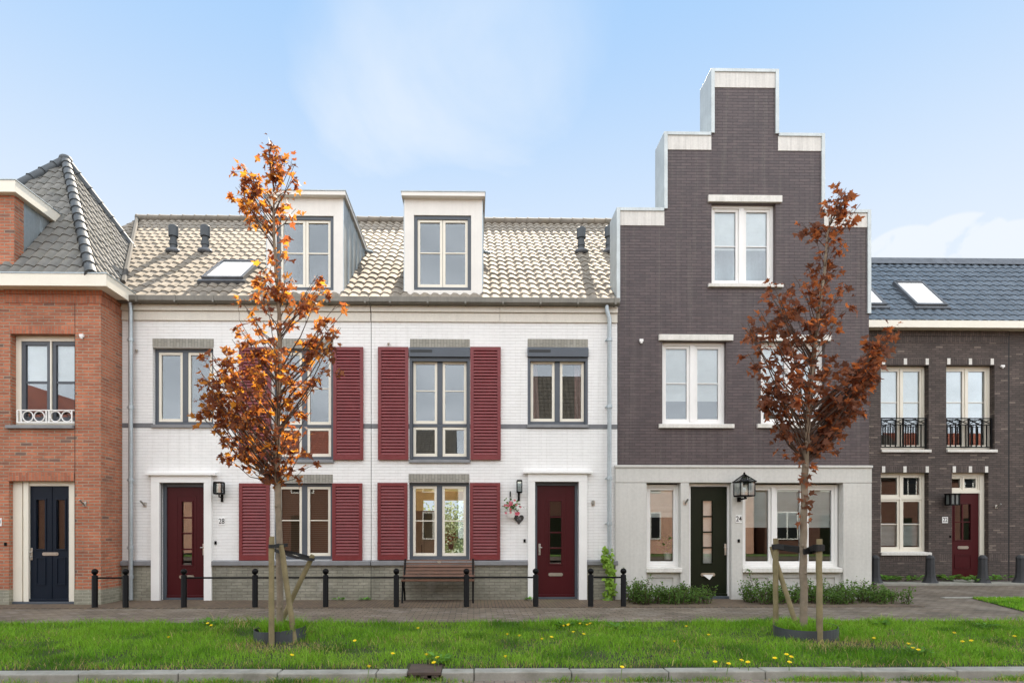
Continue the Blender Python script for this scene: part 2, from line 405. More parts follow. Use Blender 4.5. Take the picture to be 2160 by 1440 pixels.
M['room_warm'] = plain('warm room paint', '#ecdac0', .9)
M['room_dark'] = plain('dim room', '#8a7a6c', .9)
M['blind'] = plain('white fabric blind', '#f1f1ee', .9, var=.05, vs=6)
M['blind_brown'] = plain('brown wooden blind', '#6d4a34', .6)
M['pink_cloth'] = plain('pink curtain cloth', '#b98f8d', .9)
M['oak'] = plain('brown bench wood', '#5c3b27', .55, var=.2, vs=6)
M['stake'] = plain('weathered pale stake wood', '#7d7153', .85, var=.25, vs=5, bmp=.3, dirt=('#5f5f3a', 4, .6))
M['bark'] = plain('grey brown bark', '#7d7060', .9, var=.25, vs=8, bmp=.4, dirt=('#5d6143', 5, .4))
M['twig'] = plain('dark twig bark', '#4c3b30', .85, var=.2, vs=10)
M['ring'] = plain('dark grey plastic edging', '#3c3f43', .5, var=.15, vs=5)
M['valley'] = plain('dull lead valley', '#4b4843', .9)
M['soil'] = plain('soil', '#4b3d2c', .95, var=.3, vs=6, bmp=.5)
M['kerb'] = plain('grey concrete kerb', '#8d8b82', .85, var=.2, vs=4, bmp=.3, dirt=('#55533f', 2.5, .65))
M['stone_dark'] = plain('dark basalt stone', '#38393b', .85, var=.15, vs=6, bmp=.25)
M['rust'] = plain('rusty cast iron', '#4a3d35', .8, var=.25, vs=9, bmp=.3)
M['sign'] = plain('white enamel', '#e8e8e6', .3, var=.02)
M['ink'] = plain('black enamel', '#101214', .4, var=.02)
M['plastic_white'] = plain('white plastic', '#e4e2df', .4, var=.02)
M['plaque'] = plain('dark slate plaque', '#2e2a29', .6, var=.1)
M['brown_box'] = plain('brown plastic', '#2f1c1c', .4)
M['verge'] = plain('verge soil under grass', '#2f3317', .95, var=.35, vs=4, bmp=.5)
M['pave'] = brick('brown grey street brick', '#716556', '#5d5245', '#3a332a', bw=.21, rh=.105, ms=.009, var=.28, bmp=.6, rough=.85, dirt=('#9a9183', .9, .5, .5), third=('#8d8278', .88, .5))
M['stoep'] = brick('brown footway brick', '#5b4c3f', '#665643', '#362f26', bw=.21, rh=.07, ms=.006, var=.2, bmp=.4, rough=.85, dirt=('#6a6a45', .9, .4, .55), soldier=True)
M['road'] = brick('red brown road brick', '#85756c', '#76685f', '#5b544c', bw=.21, rh=.105, ms=.007, var=.2, bmp=.4, rough=.85, soldier=True)
M['grass'] = leafmat('grass blades', (1,1,1,1), (1.25,1.35,.6,1), .35, .5, attr=True)
M['leaf'] = leafmat('copper maple leaf', (.105,.050,.038,1), (.46,.13,.04,1), .50, .6, var=.45, ct2=(1.0,.40,.04,1))
M['leaf2'] = leafmat('dark copper maple leaf', (.125,.064,.042,1), (.44,.135,.05,1), .43, .6, var=.5, ct2=(.90,.25,.06,1))
M['green_leaf'] = leafmat('shrub leaf', (.080,.145,.035,1), (.18,.30,.04,1), .32, .4)
M['bush_leaf'] = leafmat('pale blossom leaf', (.30,.33,.20,1), (.4,.45,.25,1), .35, .5)
M['lime_leaf'] = leafmat('young climber leaf', (.20,.33,.05,1), (.35,.5,.06,1), .35, .4)
M['weed_leaf'] = leafmat('weed leaf', (.11,.24,.045,1), (.2,.38,.05,1), .3, .45)
M['petal'] = plain('yellow petals', '#fbdf14', .6, var=.1)
M['pink_petal'] = plain('pink petals', '#c8566a', .6, var=.2, vs=20)
M['stem'] = plain('green stem', '#5c7a34', .6)
M['verge_far'] = plain('far lawn', '#5a7a2c', .95, var=.3, vs=3)
M['smoke_pane'] = plain('grey lamp glass', '#6f7472', .25)
M['cab'] = plain('warm cabinet wood', '#e8c9a0', .5)
# ---------------------------------------------------------------- structure: ground
def flat(name, pts, z, mat, kind='structure'):
    mb = MB(); mb.poly([(x, y, z) for x, y in pts]); o = mb.build(name, mat); o['kind'] = kind; return o
YB, YG, YK0, YK1, ZR = -1.28, -3.38, -6.27, -6.45, -0.075
flat('ground', [(-120,-120),(120,-120),(120,160),(-120,160)], -0.30, M['verge'])
flat('road', [(-60,-15.5),(60,-15.5),(60,YK1+.02),(-60,YK1+.02)], ZR, M['road'])
flat('opposite_pavement', [(-60,-22.0),(60,-22.0),(60,-15.5),(-60,-15.5)], ZR+.10, M['pave'])
flat('street', [(-40,YG+.25),(9.0,YG+.25),(13.0,YG-.35),(40,YG-.9),(40,YB),(-40,YB)], 0.0, M['pave'])
flat('footway', [(-40,YB),(8.62,YB),(8.62,1.2),(-40,1.2)], 0.004, M['stoep'])
flat('side_street', [(8.62,YB),(40,YB),(40,4.6),(8.62,4.6)], 0.002, M['pave'])
flat('verge_soil', [(-40,YK0),(40,YK0),(40,YG-1.0),(13.0,YG-.3),(9.0,YG+.3),(-40,YG+.3)], 0.006, M['verge'])
# kerb: stones butted with thin joints
mb = MB(); x = -22.0; i = 0
while x < 24:
    if not (x < X(898, YK0) < x+1.0): mb.box(x+.004, x+.996, YK1, YK0, ZR-.1, .012 + .004*math.sin(i*2.1))
    else:
        a, b = X(862, YK0), X(933, YK0)
        mb.box(x+.004, a, YK1, YK0, ZR-.1, .012); mb.box(b, x+.996, YK1, YK0, ZR-.1, .012)
    x += 1.0; i += 1
mb.build('kerb', M['kerb'], bevel=.012)['kind'] = 'structure'
mb = MB(); mb.box(-40, 8.6, YB-.05, YB+.05, -.05, .010); mb.build('edging_stone', M['stoep'])['kind'] = 'structure'
# second lawn at the far right with its pale edging
gx0, gy0 = G(2050, 1262); gx1, gy1 = G(2160, 1290)
LAWN2 = [(gx0, gy0), (gx1, gy1), (gx1+4, gy1-1.2), (gx1+4, gy0+.05)]
flat('lawn_soil', [LAWN2[0], LAWN2[1], LAWN2[2], LAWN2[3]], .012, M['verge'])
mb = MB(); mb.box(X(1992, gy0), gx1+4, gy0, gy0+.12, -.05, .03); mb.build('lawn_kerb', M['kerb'], bevel=.01)['kind'] = 'structure'
mb = MB(); mb.box(X(1838, 3.2), 30, 3.0, 3.62, -.05, .055); mb.build('stone_kerb_strip', M['kerb'], bevel=.01)['kind'] = 'structure'

# ---------------------------------------------------------------- building helpers
def sheet(mb, rects, holes, y, d, mi=0, rmi=None, ends=True):
    """front wall in plane y made of rects (x0,x1,z0,z1) minus holes, with reveals d deep"""
    xs = sorted({round(q, 4) for r in rects+holes for q in r[:2]}); zs = sorted({round(q, 4) for r in rects+holes for q in r[2:4]})
    inn = lambda r, x, z: r[0] < x < r[1] and r[2] < z < r[3]
    for x0, x1 in zip(xs, xs[1:]):
        for z0, z1 in zip(zs, zs[1:]):
            cx, cz = (x0+x1)/2, (z0+z1)/2
            if any(inn(r, cx, cz) for r in rects) and not any(inn(h, cx, cz) for h in holes):
                mb.poly([(x0,y,z0),(x1,y,z0),(x1,y,z1),(x0,y,z1)], mi)
    for x0, x1, z0, z1 in [h[:4] for h in holes]:
        q = mi if rmi is None else rmi
        mb.poly([(x0,y,z0),(x0,y,z1),(x0,y+d,z1),(x0,y+d,z0)], q)
        mb.poly([(x1,y,z0),(x1,y+d,z0),(x1,y+d,z1),(x1,y,z1)], q)
        if ends or z0 > 2: mb.poly([(x0,y,z0),(x0,y+d,z0),(x1,y+d,z0),(x1,y,z0)], q)
        if ends or z1 > 1: mb.poly([(x0,y,z1),(x1,y,z1),(x1,y+d,z1),(x0,y+d,z1)], q)
def room(house, x0, x1, y0, y1, z0, z1, mat, back_hole=None):
    mb = MB()
    mb.poly([(x0,y0,z0),(x1,y0,z0),(x1,y1,z0),(x0,y1,z0)]); mb.poly([(x0,y0,z1),(x0,y1,z1),(x1,y1,z1),(x1,y0,z1)])
    mb.poly([(x0,y0,z0),(x0,y1,z0),(x0,y1,z1),(x0,y0,z1)]); mb.poly([(x1,y0,z0),(x1,y0,z1),(x1,y1,z1),(x1,y1,z0)])
    if back_hole: sheet(mb, [(x0,x1,z0,z1)], [back_hole], y1, .2)
    else: mb.poly([(x0,y1,z0),(x0,y1,z1),(x1,y1,z1),(x1,y1,z0)])
    return mb.build('room', mat, house)
def window(house, rect, y, depth=.13, fmat='cream', smat='cream', fw=.055, sw=.05, cols=2, mull=.06, transoms=(), bars=(), blind=None, blindmat='blind', glass='glass', name='window', bar_w=.022, set_back=.02, blind_rows=0):
    x0, x1, z0, z1 = rect; yf = y+depth; t = .09
    mb = MB()
    mb.box(x0, x0+fw, yf, yf+t, z0, z1); mb.box(x1-fw, x1, yf, yf+t, z0, z1)
    mb.box(x0+fw, x1-fw, yf, yf+t, z0, z0+fw); mb.box(x0+fw, x1-fw, yf, yf+t, z1-fw, z1)
    zc = [z0+fw] + [v for q in sorted(transoms) for v in (q-fw/2, q+fw/2)] + [z1-fw]
    for q in transoms: mb.box(x0+fw, x1-fw, yf, yf+t, q-fw/2, q+fw/2)
    iw = (x1-x0-2*fw-(cols-1)*mull)/cols
    cells = []
    for r in range(0, len(zc), 2):
        for c in range(cols):
            a = x0+fw+c*(iw+mull)
            cells.append((a, a+iw, zc[r], zc[r+1], r//2))
            if c: mb.box(a-mull, a, yf-.004, yf+t, zc[r], zc[r+1])
    o = mb.build(name, M[fmat], house, bevel=.004)
    for a, b, c, d, row in cells:
        ys = yf+set_back; m2 = MB()
        m2.box(a, a+sw, ys, ys+.06, c, d); m2.box(b-sw, b, ys, ys+.06, c, d)
        m2.box(a+sw, b-sw, ys, ys+.06, c, c+sw*1.15); m2.box(a+sw, b-sw, ys, ys+.06, d-sw, d)
        for rr, fr in bars:
            if rr == row: zz = c+sw*1.15+(d-c-2.15*sw)*fr; m2.box(a+sw, b-sw, ys+.012, ys+.05, zz-bar_w/2, zz+bar_w/2)
        m2.build('sash', M[smat], o, bevel=.004)
        m3 = MB(); m3.box(a+sw-.004, b-sw+.004, ys+.028, ys+.034, c+sw, d-sw+.004); m3.build('pane', M[glass], o)
        if blind and row >= blind_rows and d > blind:
            m4 = MB(); zt = d+.02; zb = max(blind, c)
            if blindmat == 'blind':     # roman blind: soft folds near the hem
                n = 14; k = []
                for i in range(n+1):
                    z = zt+(zb-zt)*i/n; yy = ys+.13+.010*math.sin(i*1.7)*(i/n)**2
                    yy -= .055; k.append(m4.add([(a-.01, yy, z), (b+.01, yy+.004*math.sin(i), z), (b+.01, yy+.012, z), (a-.01, yy+.012, z)]))
                for p, q in zip(k, k[1:]):
                    for e in range(4): m4.face((p+e, q+e, q+(e+1)%4, p+(e+1)%4))
            else:
                z = zt
                while z > zb: m4.box(a, b, ys+.10, ys+.112, z-.034, z); z -= .042
            m4.build('blind', M[blindmat], o)
    return o
def sill_part(win, x0, x1, ztop, y, out=.05, h=.08, mat='sill_grey', back=.13):
    mb = MB(); mb.prismx([(y-out, ztop-h), (y+back, ztop-h), (y+back, ztop+.012), (y-out, ztop-.012)], x0, x1)
    return mb.build('sill', M[mat], win, bevel=.005)
def shutter(house, px0, px1, py0, py1):
    x0, x1, z0, z1 = RC(px0, px1, py0, py1); y0, y1 = -.055, -.012; w = .07
    mb = MB(); mb.box(x0, x0+w, y0, y1, z0, z1); mb.box(x1-w, x1, y0, y1, z0, z1)
    mb.box(x0+w, x1-w, y0, y1, z0, z0+.10); mb.box(x0+w, x1-w, y0, y1, z1-.07, z1)
    n = max(1, round((z1-z0-.17)/.066)); s = (z1-z0-.17)/n
    for i in range(n):
        z = z0+.10+i*s      # tilted louvre: top edge deep, lower edge proud
        mb.prismx([(y0+.004, z+.004), (y0+.014, z+.001), (y1-.002, z+s*.86), (y1-.006, z+s*.98), (y0+.022, z+s*.80), (y0+.004, z+.014)], x0+w, x1-w)
    mb.box(x0+w, x1-w, y1-.004, y1, z0+.1, z1-.07)
    mb.build('shutter', M['shutter'], house)
def soldier(house, px0, px1, py0, py1, mat, y=0.0, out=.006, name='lintel'):
    x0, x1, z0, z1 = RC(px0, px1, py0, py1, y); mb = MB(); mb.box(x0, x1, y-out, y+.02, z0, z1); return mb.build(name, M[mat], house)
def tile_sheet(mb, P0, u, v, n, ulen, vlen, tw, th, amp, step, inside=None, ns=8, deck=None):
    P0, u, v, n = (Vector(q).normalized() if i else Vector(q) for i, q in enumerate((P0, u, v, n)))
    rows = int(math.ceil(vlen/th)); cols = int(math.ceil(ulen/tw)); J = random.Random(5)
    def h(s): s %= 1.0; return amp*(math.sin(2*math.pi*s) + .28*math.sin(4*math.pi*s+.9))
    for r in range(rows):
        va, vb = r*th, min((r+1)*th, vlen)+.012
        jit = [(J.uniform(-.005, .005), J.uniform(-.006, .006)) for _ in range(cols+1)]
        for c in range(cols):
            jn, jv = jit[c]; ids = []
            for k in range(ns+1):
                uu = (c+k/ns)*tw; hh = h(k/ns)
                ids.append((uu, hh))
            for k in range(ns):
                (u0, h0), (u1, h1) = ids[k], ids[k+1]
                if u0 >= ulen-1e-6: continue
                if inside and not inside((u0+u1)/2, (va+vb)/2): continue
                st = step+jn
                a = P0+u*u0+v*(va+jv)+n*(h0+st); b = P0+u*u1+v*(va+jv)+n*(h1+st)
                cc = P0+u*u1+v*vb+n*h1; d = P0+u*u0+v*vb+n*h0
                a2 = a-n*(st+.006); b2 = b-n*(st+.006)
                uv0 = (c+k/ns*.98+.01, r+.02); uv1 = (c+(k+1)/ns*.98+.01, r+.98)
                mb.poly([a, b, cc, d], 0, [(uv0[0], uv0[1]), (uv1[0], uv0[1]), (uv1[0], uv1[1]), (uv0[0], uv1[1])])
                mb.poly([a2, b2, b, a], 0, [(uv0[0], uv0[1])]*4)
def merge_smooth(mb, name, mats, parent):
    o = mb.build(name, mats, parent, smooth=38)
    return o
def capping(house, pts, r=.12, seg=.34, mat='roof', name='ridge', flare=.018):
    mb = MB(); pts = [Vector(p) for p in pts]
    for p, q in zip(pts, pts[1:]):
        d = q-p; n = max(1, round(d.length/seg))
        for i in range(n):
            a = p+d*(i/n); b = p+d*((i+1)/n)+d.normalized()*.02
            mb.path([a, a+d.normalized()*.05, b], [r+flare, r, r*.94], 12)
    return mb.build(name, M[mat], house, smooth=50)
def vent_pipe(house, px, py_base, py_top, plane):
    p = on_plane(px, py_base, *plane); mb = MB()
    k = (p.y-CY)/F; hgt = (py_base-py_top)*k*1.0
    mb.lathe([(.085,-.25),(.085,hgt*.22),(.10,hgt*.22),(.10,hgt*.36),(.082,hgt*.37),(.082,hgt*.55),(.118,hgt*.56),(.118,hgt*.97),(.10,hgt)], (p.x,p.y,p.z), 16)
    o = mb.build('vent_pipe', M['pvc_grey'], house, smooth=40)
    m2 = MB(); m2.ball((p.x, p.y-.02, p.z-.02), .19, 12, 6, (1, .8, .45)); m2.build('collar', M['lead'], o, smooth=60)
    return o
def on_plane(px, py, P, n):
    rx = (px-PPX)/F; rz = (HYP-py)/F
    d = Vector((rx*math.cos(PSI)+math.sin(PSI), -rx*math.sin(PSI)+math.cos(PSI), rz)); c = Vector((0, CY, CH))
    t = (Vector(P)-c).dot(Vector(n))/d.dot(Vector(n)); return c+d*t
def drainpipe(house, pts, r=.043, mat='zinc', collars=()):
    mb = MB(); mb.path(pts, r, 12)
    x, y = pts[-1][0], pts[-1][1]
    for z in collars: mb.lathe([(r+.012, -.035), (r+.014, 0), (r+.012, .035)], (x, y, z), 12); mb.box(x-.075, x-.04, y-.01, y+.09, z-.012, z+.012)
    return mb.build('drainpipe', M[mat], house, smooth=40)
def handle(door, x, z, y, side):
    mb = MB(); mb.box(x-.022, x+.022, y-.012, y, z-.12, z+.12)
    mb.path([(x, y-.01, z+.04), (x, y-.055, z+.04), (x+side*.05, y-.06, z+.04)], .011, 8); mb.ball((x, y-.02, z-.06), .018, 8, 6)
    mb.build('handle', M['steel'], door, smooth=40, bevel=.003)
def letterbox(door, x, z, y, w=.31, h=.07):
    mb = MB(); n = 8
    pl = [(x-w/2+h/2+h/2*math.cos(t), z+h/2*math.sin(t)) for t in [math.pi/2+math.pi*i/n for i in range(n+1)]] + [(x+w/2-h/2+h/2*math.cos(t), z+h/2*math.sin(t)) for t in [-math.pi/2+math.pi*i/n for i in range(n+1)]]
    mb.prism(pl, y-.012, y); mb.box(x-w/2+.04, x+w/2-.04, y-.018, y-.011, z-.02, z+.02)
    mb.build('letterbox', M['steel'], door)
def leaf_with_slit(house, rect, y, mat, slits, panes=4, glass='glass_clear'):
    """door leaf (plane y) with glazed slits, raised mouldings"""
    x0, x1, z0, z1 = rect; mb = MB()
    sheet(mb, [rect], list(slits), y, .045)
    for s in slits:
        a, b, c, d = s; w = .03
        mb.box(a-w, a-.002, y-.014, y, c-w, d+w); mb.box(b+.002, b+w, y-.014, y, c-w, d+w)
        mb.box(a-.002, b+.002, y-.014, y, d+.002, d+w); mb.box(a-.002, b+.002, y-.014, y, c-w, c-.002)
        for i in range(1, panes): zz = c+(d-c)*i/panes; mb.box(a, b, y+.005, y+.045, zz-.016, zz+.016)
    mb.box(x0, x1, y-.035, y, z0+.0, z0+.05)       # weather bar
    o = mb.build('door', M[mat], house, bevel=.004)
    for a, b, c, d in slits: m = MB(); m.box(a, b, y+.028, y+.034, c, d); m.build('pane', M[glass], o)
    return o

# ---------------------------------------------------------------- white houses (28 and 26)
XW0, XSEAM, XW1 = X(258), X(783), X(1302)
ZCORN = Z(680); ZPL = Z(1191)
def cell_room(h, x0, x1, z0, z1, mat, d=3.0): return room(h, x0, x1, .22, d, z0, z1, mat)
EAVE_Y, EAVE_Z, PITCH = -.10, 6.29, R(38.5)
RUN = 5.80; RIDGE_Y = EAVE_Y+RUN; RIDGE_Z = EAVE_Z+RUN*math.tan(PITCH)
NR = Vector((0, -math.sin(PITCH), math.cos(PITCH))); VR = Vector((0, math.cos(PITCH), math.sin(PITCH)))
ROOFP = (Vector((0, EAVE_Y, EAVE_Z+.03)), NR)

def white_house(name, label, x0, x1, holes, doorhole, roof_x0, roof_x1, roof_holes):
    h = thing(name, label, 'house', ((x0+x1)/2, 0, 0))
    mb = MB(); sheet(mb, [(x0, x1, ZPL, 6.2)], holes+[doorhole], 0.0, .22)
    mb.build('wall', M['white_brick'], h)
    mb = MB(); mb.poly([(x0, 9.5, 0 if name != 'terraced_house_26' else 2.7), (x0, 9.5, 6.2), (x1, 9.5, 6.2), (x1, 9.5, 0 if name != 'terraced_house_26' else 2.7)]); mb.build('rear_wall', M['white_brick'], h)
    # plinth, split round the door
    mb = MB(); dx0, dx1 = doorhole[4], doorhole[5]
    for a, b in ((x0, dx0), (dx1, x1)):
        MB().box(a, b, -.03, .05, -.1, ZPL+.005).build('plinth', M['plinth_brick'], h)
    for a, b in ((x0, dx0), (dx1, x1)):
        q = a
        while q < b-.02:
            e = min(q+2.0, b) if b-q > 2.4 else b
            MB().prismx([(-.085, ZPL), (.03, ZPL), (.03, ZPL+.115), (-.085, ZPL+.085)], q+.002, e-.002).build('plinth_cap', M['sill_grey'], h, bevel=.004); q = e
    # cornice boards and gutter
    mb = MB(); seams = [x0] + [q for q in (X(506), X(1054)) if x0 < q < x1] + [x1]
    for a, b in zip(seams, seams[1:]):
        mb.box(a+.003, b-.003, -.035, .02, ZCORN, Z(661)); mb.box(a+.003, b-.003, -.075, .02, Z(660.5), Z(648))
    mb.build('fascia', M['fascia'], h, bevel=.004)
    mb = MB(); prof = [(-.235, 6.275), (-.235, 6.285), (-.215, 6.285), (-.215, 6.20), (-.10, 6.19), (-.10, 6.285), (-.075, 6.285), (-.075, 6.165), (-.12, 6.155), (-.21, 6.16), (-.232, 6.185)]
    mb.prismx(prof[::-1], x0, x1); 
    q = x0+.4
    while q < x1: mb.box(q, q+.035, -.243, -.075, 6.15, 6.289); q += .78
    mb.build('gutter', M['gutter'], h)
    # string course
    mb = MB(); hs = sorted([(q[0], q[1]) for q in holes if q[2] < Z(893)-.02 and q[3] > Z(890)] + [])
    a = x0
    for p, q in hs + [(x1, x1)]:
        if p-a > .02: mb.box(a, p, -.005, .02, Z(904), Z(894))
        a = q
    mb.build('string_course', M['band_grey'], h)
    # roof
    mb = MB(); L_ = RUN/math.cos(PITCH)
    def ins(u, v):
        xx = roof_x0+u
        if xx > XW1-.02 and v*math.cos(PITCH) < .85: return False
        return not any(a < xx < b and c < v < d for a, b, c, d in roof_holes)
    tile_sheet(mb, (roof_x0, EAVE_Y, EAVE_Z), (1,0,0), VR, NR, roof_x1-roof_x0, L_, .212, .372, .020, .019, ins)
    e = -.05
    rx1 = min(roof_x1, XW1); hl_ = [q for q in roof_holes]; us = sorted({roof_x0, rx1, *[w for q in hl_ for w in q[:2]]}); vs = sorted({.12, L_, *[w for q in hl_ for w in q[2:]]})
    dk = lambda x, v: (x, EAVE_Y+v*math.cos(PITCH)+.03, EAVE_Z+v*math.sin(PITCH)-.05)
    for p, q in zip(us, us[1:]):
        for a, b in zip(vs, vs[1:]):
            if not any(k[0] < (p+q)/2 < k[1] and k[2] < (a+b)/2 < k[3] for k in hl_): mb.poly([dk(p, a), dk(q, a), dk(q, b), dk(p, b)])
    mb.poly([(roof_x0, RIDGE_Y, RIDGE_Z), (roof_x1, RIDGE_Y, RIDGE_Z), (roof_x1, 2*RIDGE_Y+.3, 5.9), (roof_x0, 2*RIDGE_Y+.3, 5.9)])
    rf = merge_smooth(mb, 'roof', M['roof'], h)
    o = capping(h, [(roof_x0, RIDGE_Y, RIDGE_Z+.02), (roof_x1, RIDGE_Y, RIDGE_Z+.02)], .125, .35, 'roof', 'ridge')
    return h
def hole(px0, px1, py0, py1): return list(RC(px0, px1, py0, py1))
H28 = [hole(322, 450, 733, 895), hole(576, 703, 733, 969), hole(577, 702, 1018, 1180)]
H26 = [hole(864, 991, 733, 969), hole(1113, 1240, 733, 895), hole(863, 990, 1017, 1180)]
D28 = hole(340, 433, 1018, 1264) + [X(322), X(449)]; D28[2] = -.05
D26 = hole(1128, 1220, 1016, 1260) + [X(1113), X(1237)]; D26[2] = -.05
SK = [on_plane(427, 592, *ROOFP), on_plane(548, 559, *ROOFP)]
skx0, skx1 = on_plane(427, 592, *ROOFP).x, on_plane(515, 593, *ROOFP).x
vof = lambda p: (p-ROOFP[0]).dot(VR)
skv0, skv1 = vof(on_plane(470, 593, *ROOFP)), vof(on_plane(500, 558, *ROOFP))
h28 = white_house('terraced_house', 'white painted brick house with dark red shutters, tiled roof and skylight, door numbered 28', XW0, XSEAM-.006, H28, D28, X(258)-2.9, XSEAM-.0, [(skx0+.05, skx1-.05, skv0+.05, skv1-.05), (X(563, .2)+.06, X(724, .2)-.06, .46, 3.1)])
h26 = white_house('terraced_house_26', 'white painted brick house with roller shutter boxes and flower basket beside its door', XSEAM+.006, XW1, H26, D26, XSEAM+.0, XW1+1.35, [(X(853, .2)+.06, X(1017, .2)-.06, .46, 3.1)])
h26.name = 'terraced_house.001'
# expansion joint is the 12 mm gap; close it behind
mb = MB(); mb.box(XSEAM-.0055, XSEAM+.0055, .02, .05, 0, 6.2); mb.build('joint_seal', M['black_rubber'], h28)

def white_window(h, rect, px_lintel, transom=None, bar=None, roller=False, blind=None, blindmat='blind', glass='glass', sill=True):
    x0, x1, z0, z1 = rect
    zt = z1-.20 if roller else z1
    w = window(h, (x0, x1, z0+.005, zt), 0.0, .10 if not roller else .07, 'anthracite', 'cream', .07, .055, 2, .11, [transom] if transom else [], bar or [], blind, blindmat, glass, set_back=.012)
    if sill: sill_part(w, x0-.015, x1+.015, z0+.005, 0, .045, .075)
    if roller:
        mb = MB(); mb.prismx([(-.055, z1-.205), (.10, z1-.205), (.10, z1), (-.02, z1), (-.055, z1-.05)], x0-.006, x1+.006); b = mb.build('roller_shutter_box', M['anthracite'], w, bevel=.004)
        mb = MB(); mb.box(x0+.02, x0+.48, -.0575, -.052, z1-.12, z1-.06); mb.build('solar_strip', M['ink'], w)
        mb = MB(); mb.box(x0+.01, x1-.01, .0, .06, z1-.285, z1-.207); mb.build('bottom_rail', M['anthracite'], w)
        for a in (x0, x1-.05): 
            mb = MB(); mb.box(a, a+.05, -.005, .065, z0+.01, z1-.207); mb.build('guide_rail', M['anthracite'], w)
    return w
white_window(h28, H28[0], None)
white_window(h28, H28[1], None, transom=Z(898), bar=[(1, .5)])
w = white_window(h28, H28[2], None, bar=[(0, .51)], blind=1.0, blindmat='blind_brown', glass='glass_clear', sill=False)
white_window(h26, H26[0], None, transom=Z(896), bar=[(1, .53)], roller=True)
w = white_window(h26, H26[1], None, roller=True)
for a, b, tp in ((1118, 1133, .05), (1212, 1230, 0)):      # pink curtains behind the right pane
    x0, x1 = X(a, .3), X(b, .3); mb = MB(); n = 14; zt, zb = Z(760, .3), Z(886, .3); k = []
    for i in range(n+1):
        s = i/n; x = x0+(x1-x0)*s; yy = .30+.025*math.sin(s*14)
        k.append(mb.add([(x-tp*(1-s), yy, zt), (x+tp*s, yy, zb), (x+tp*s, yy+.01, zb), (x-tp*(1-s), yy+.01, zt)]))
    for p, q in zip(k, k[1:]):
        for e in range(4): mb.face((p+e, q+e, q+(e+1)%4, p+(e+1)%4))
    mb.build('curtain', M['pink_cloth'], w, smooth=50)
w26 = white_window(h26, H26[2], None, bar=[(0, .5)], glass='glass_clear', sill=False)
for h, q in ((h28, (322, 451, 714, 732)), (h28, (576, 703, 714, 732)), (h28, (577, 702, 1000, 1017)), (h26, (865, 991, 715, 732)), (h26, (1113, 1240, 715, 732)), (h26, (862, 990, 999, 1016))):
    soldier(h, *q, 'grey_soldier')
for h, q in ((h28, (506, 573, 733, 970)), (h28, (704, 767, 733, 970)), (h28, (506, 570, 1019, 1181)), (h28, (702, 765, 1019, 1181)),
             (h26, (798, 862, 733, 970)), (h26, (992, 1056, 733, 970)), (h26, (797, 860, 1018, 1180)), (h26, (991, 1055, 1018, 1180))):
    shutter(h, *q)
# doors of the white houses
def white_door(h, D, outer, cap, leafpx, slit, hx, side, lb):
    ox0, ox1, _, oz1 = RC(outer[0], outer[1], outer[2], outer[3]); x0, x1, z1 = D[0], D[1], D[3]
    mb = MB(); mb.box(ox0, x0, -.075, .04, -.02, z1); mb.box(x1, ox1, -.075, .04, -.02, z1); mb.box(ox0, ox1, -.077, .04, z1, oz1)
    a, b, c, d = RC(*cap); mb.prismx([(-.13, c), (.02, c), (.02, d+.01), (-.13, d-.01)], a, b)
    mb.build('door_surround', M['white_paint'], h, bevel=.005)
    yl = .10
    mb = MB(); l0, l1, lz0, lz1 = RC(leafpx[0], leafpx[1], leafpx[2], leafpx[3], yl)
    mb.box(x0, l0-.003, yl-.03, yl+.06, 0, z1); mb.box(l1+.003, x1, yl-.03, yl+.06, 0, z1); mb.box(l0-.003, l1+.003, yl-.03, yl+.06, lz1+.003, z1); mb.box(l0-.003, l1+.003, yl-.04, yl+.06, 0, .045)
    mb.build('door_frame', M['anthracite'], h, bevel=.004)
    o = leaf_with_slit(h, (l0, l1, .048, lz1), yl, M and 'door_red', [RC(*slit, yl)], 4)
    mb = MB(); s = RC(*slit, yl); g = .008      # shallow pressed outline round the slit and at the foot
    for (a, b, c, d) in ((s[0]-.10, s[1]+.10, s[2]-.14, s[3]+.13),):
        for q in ((a, b, c, c+g), (a, b, d-g, d), (a, a+g, c+g, d-g), (b-g, b, c+g, d-g)): mb.box(q[0], q[1], yl-.006, yl-.001, q[2], q[3])
    mb.build('moulding', M['door_red'], o)
    handle(o, X(hx, yl), Z(1158, yl, hx), yl, side); letterbox(o, X(lb[0], yl), Z(lb[1], yl), yl)
    return o
white_door(h28, D28, (322, 449, 1001, 1003), (313, 459, 996, 1003), (353, 432, 1027, 1258), (384, 405, 1058, 1191), 430, -1, (394, 1215))
white_door(h26, D26, (1113, 1237, 998, 998), (1103, 1247, 993, 999), (1133, 1212, 1024, 1250), (1160, 1184, 1057, 1188), 1138, 1, (1172, 1211))
# drainpipes
drainpipe(h28, [(X(277,-.1), -.15, 6.16), (X(277,-.1), -.12, 6.0), (X(277,-.1), -.12, .02)], .044, 'zinc', (5.4, 4.0, 2.5, 1.1, .5))
xp = X(1285, -.1)
drainpipe(h26, [(xp-.06, -.15, 6.16), (xp-.06, -.15, 6.06), (xp, -.12, 5.90), (xp, -.12, .02)], .044, 'zinc', (5.45, 4.05, 2.55, 1.6))
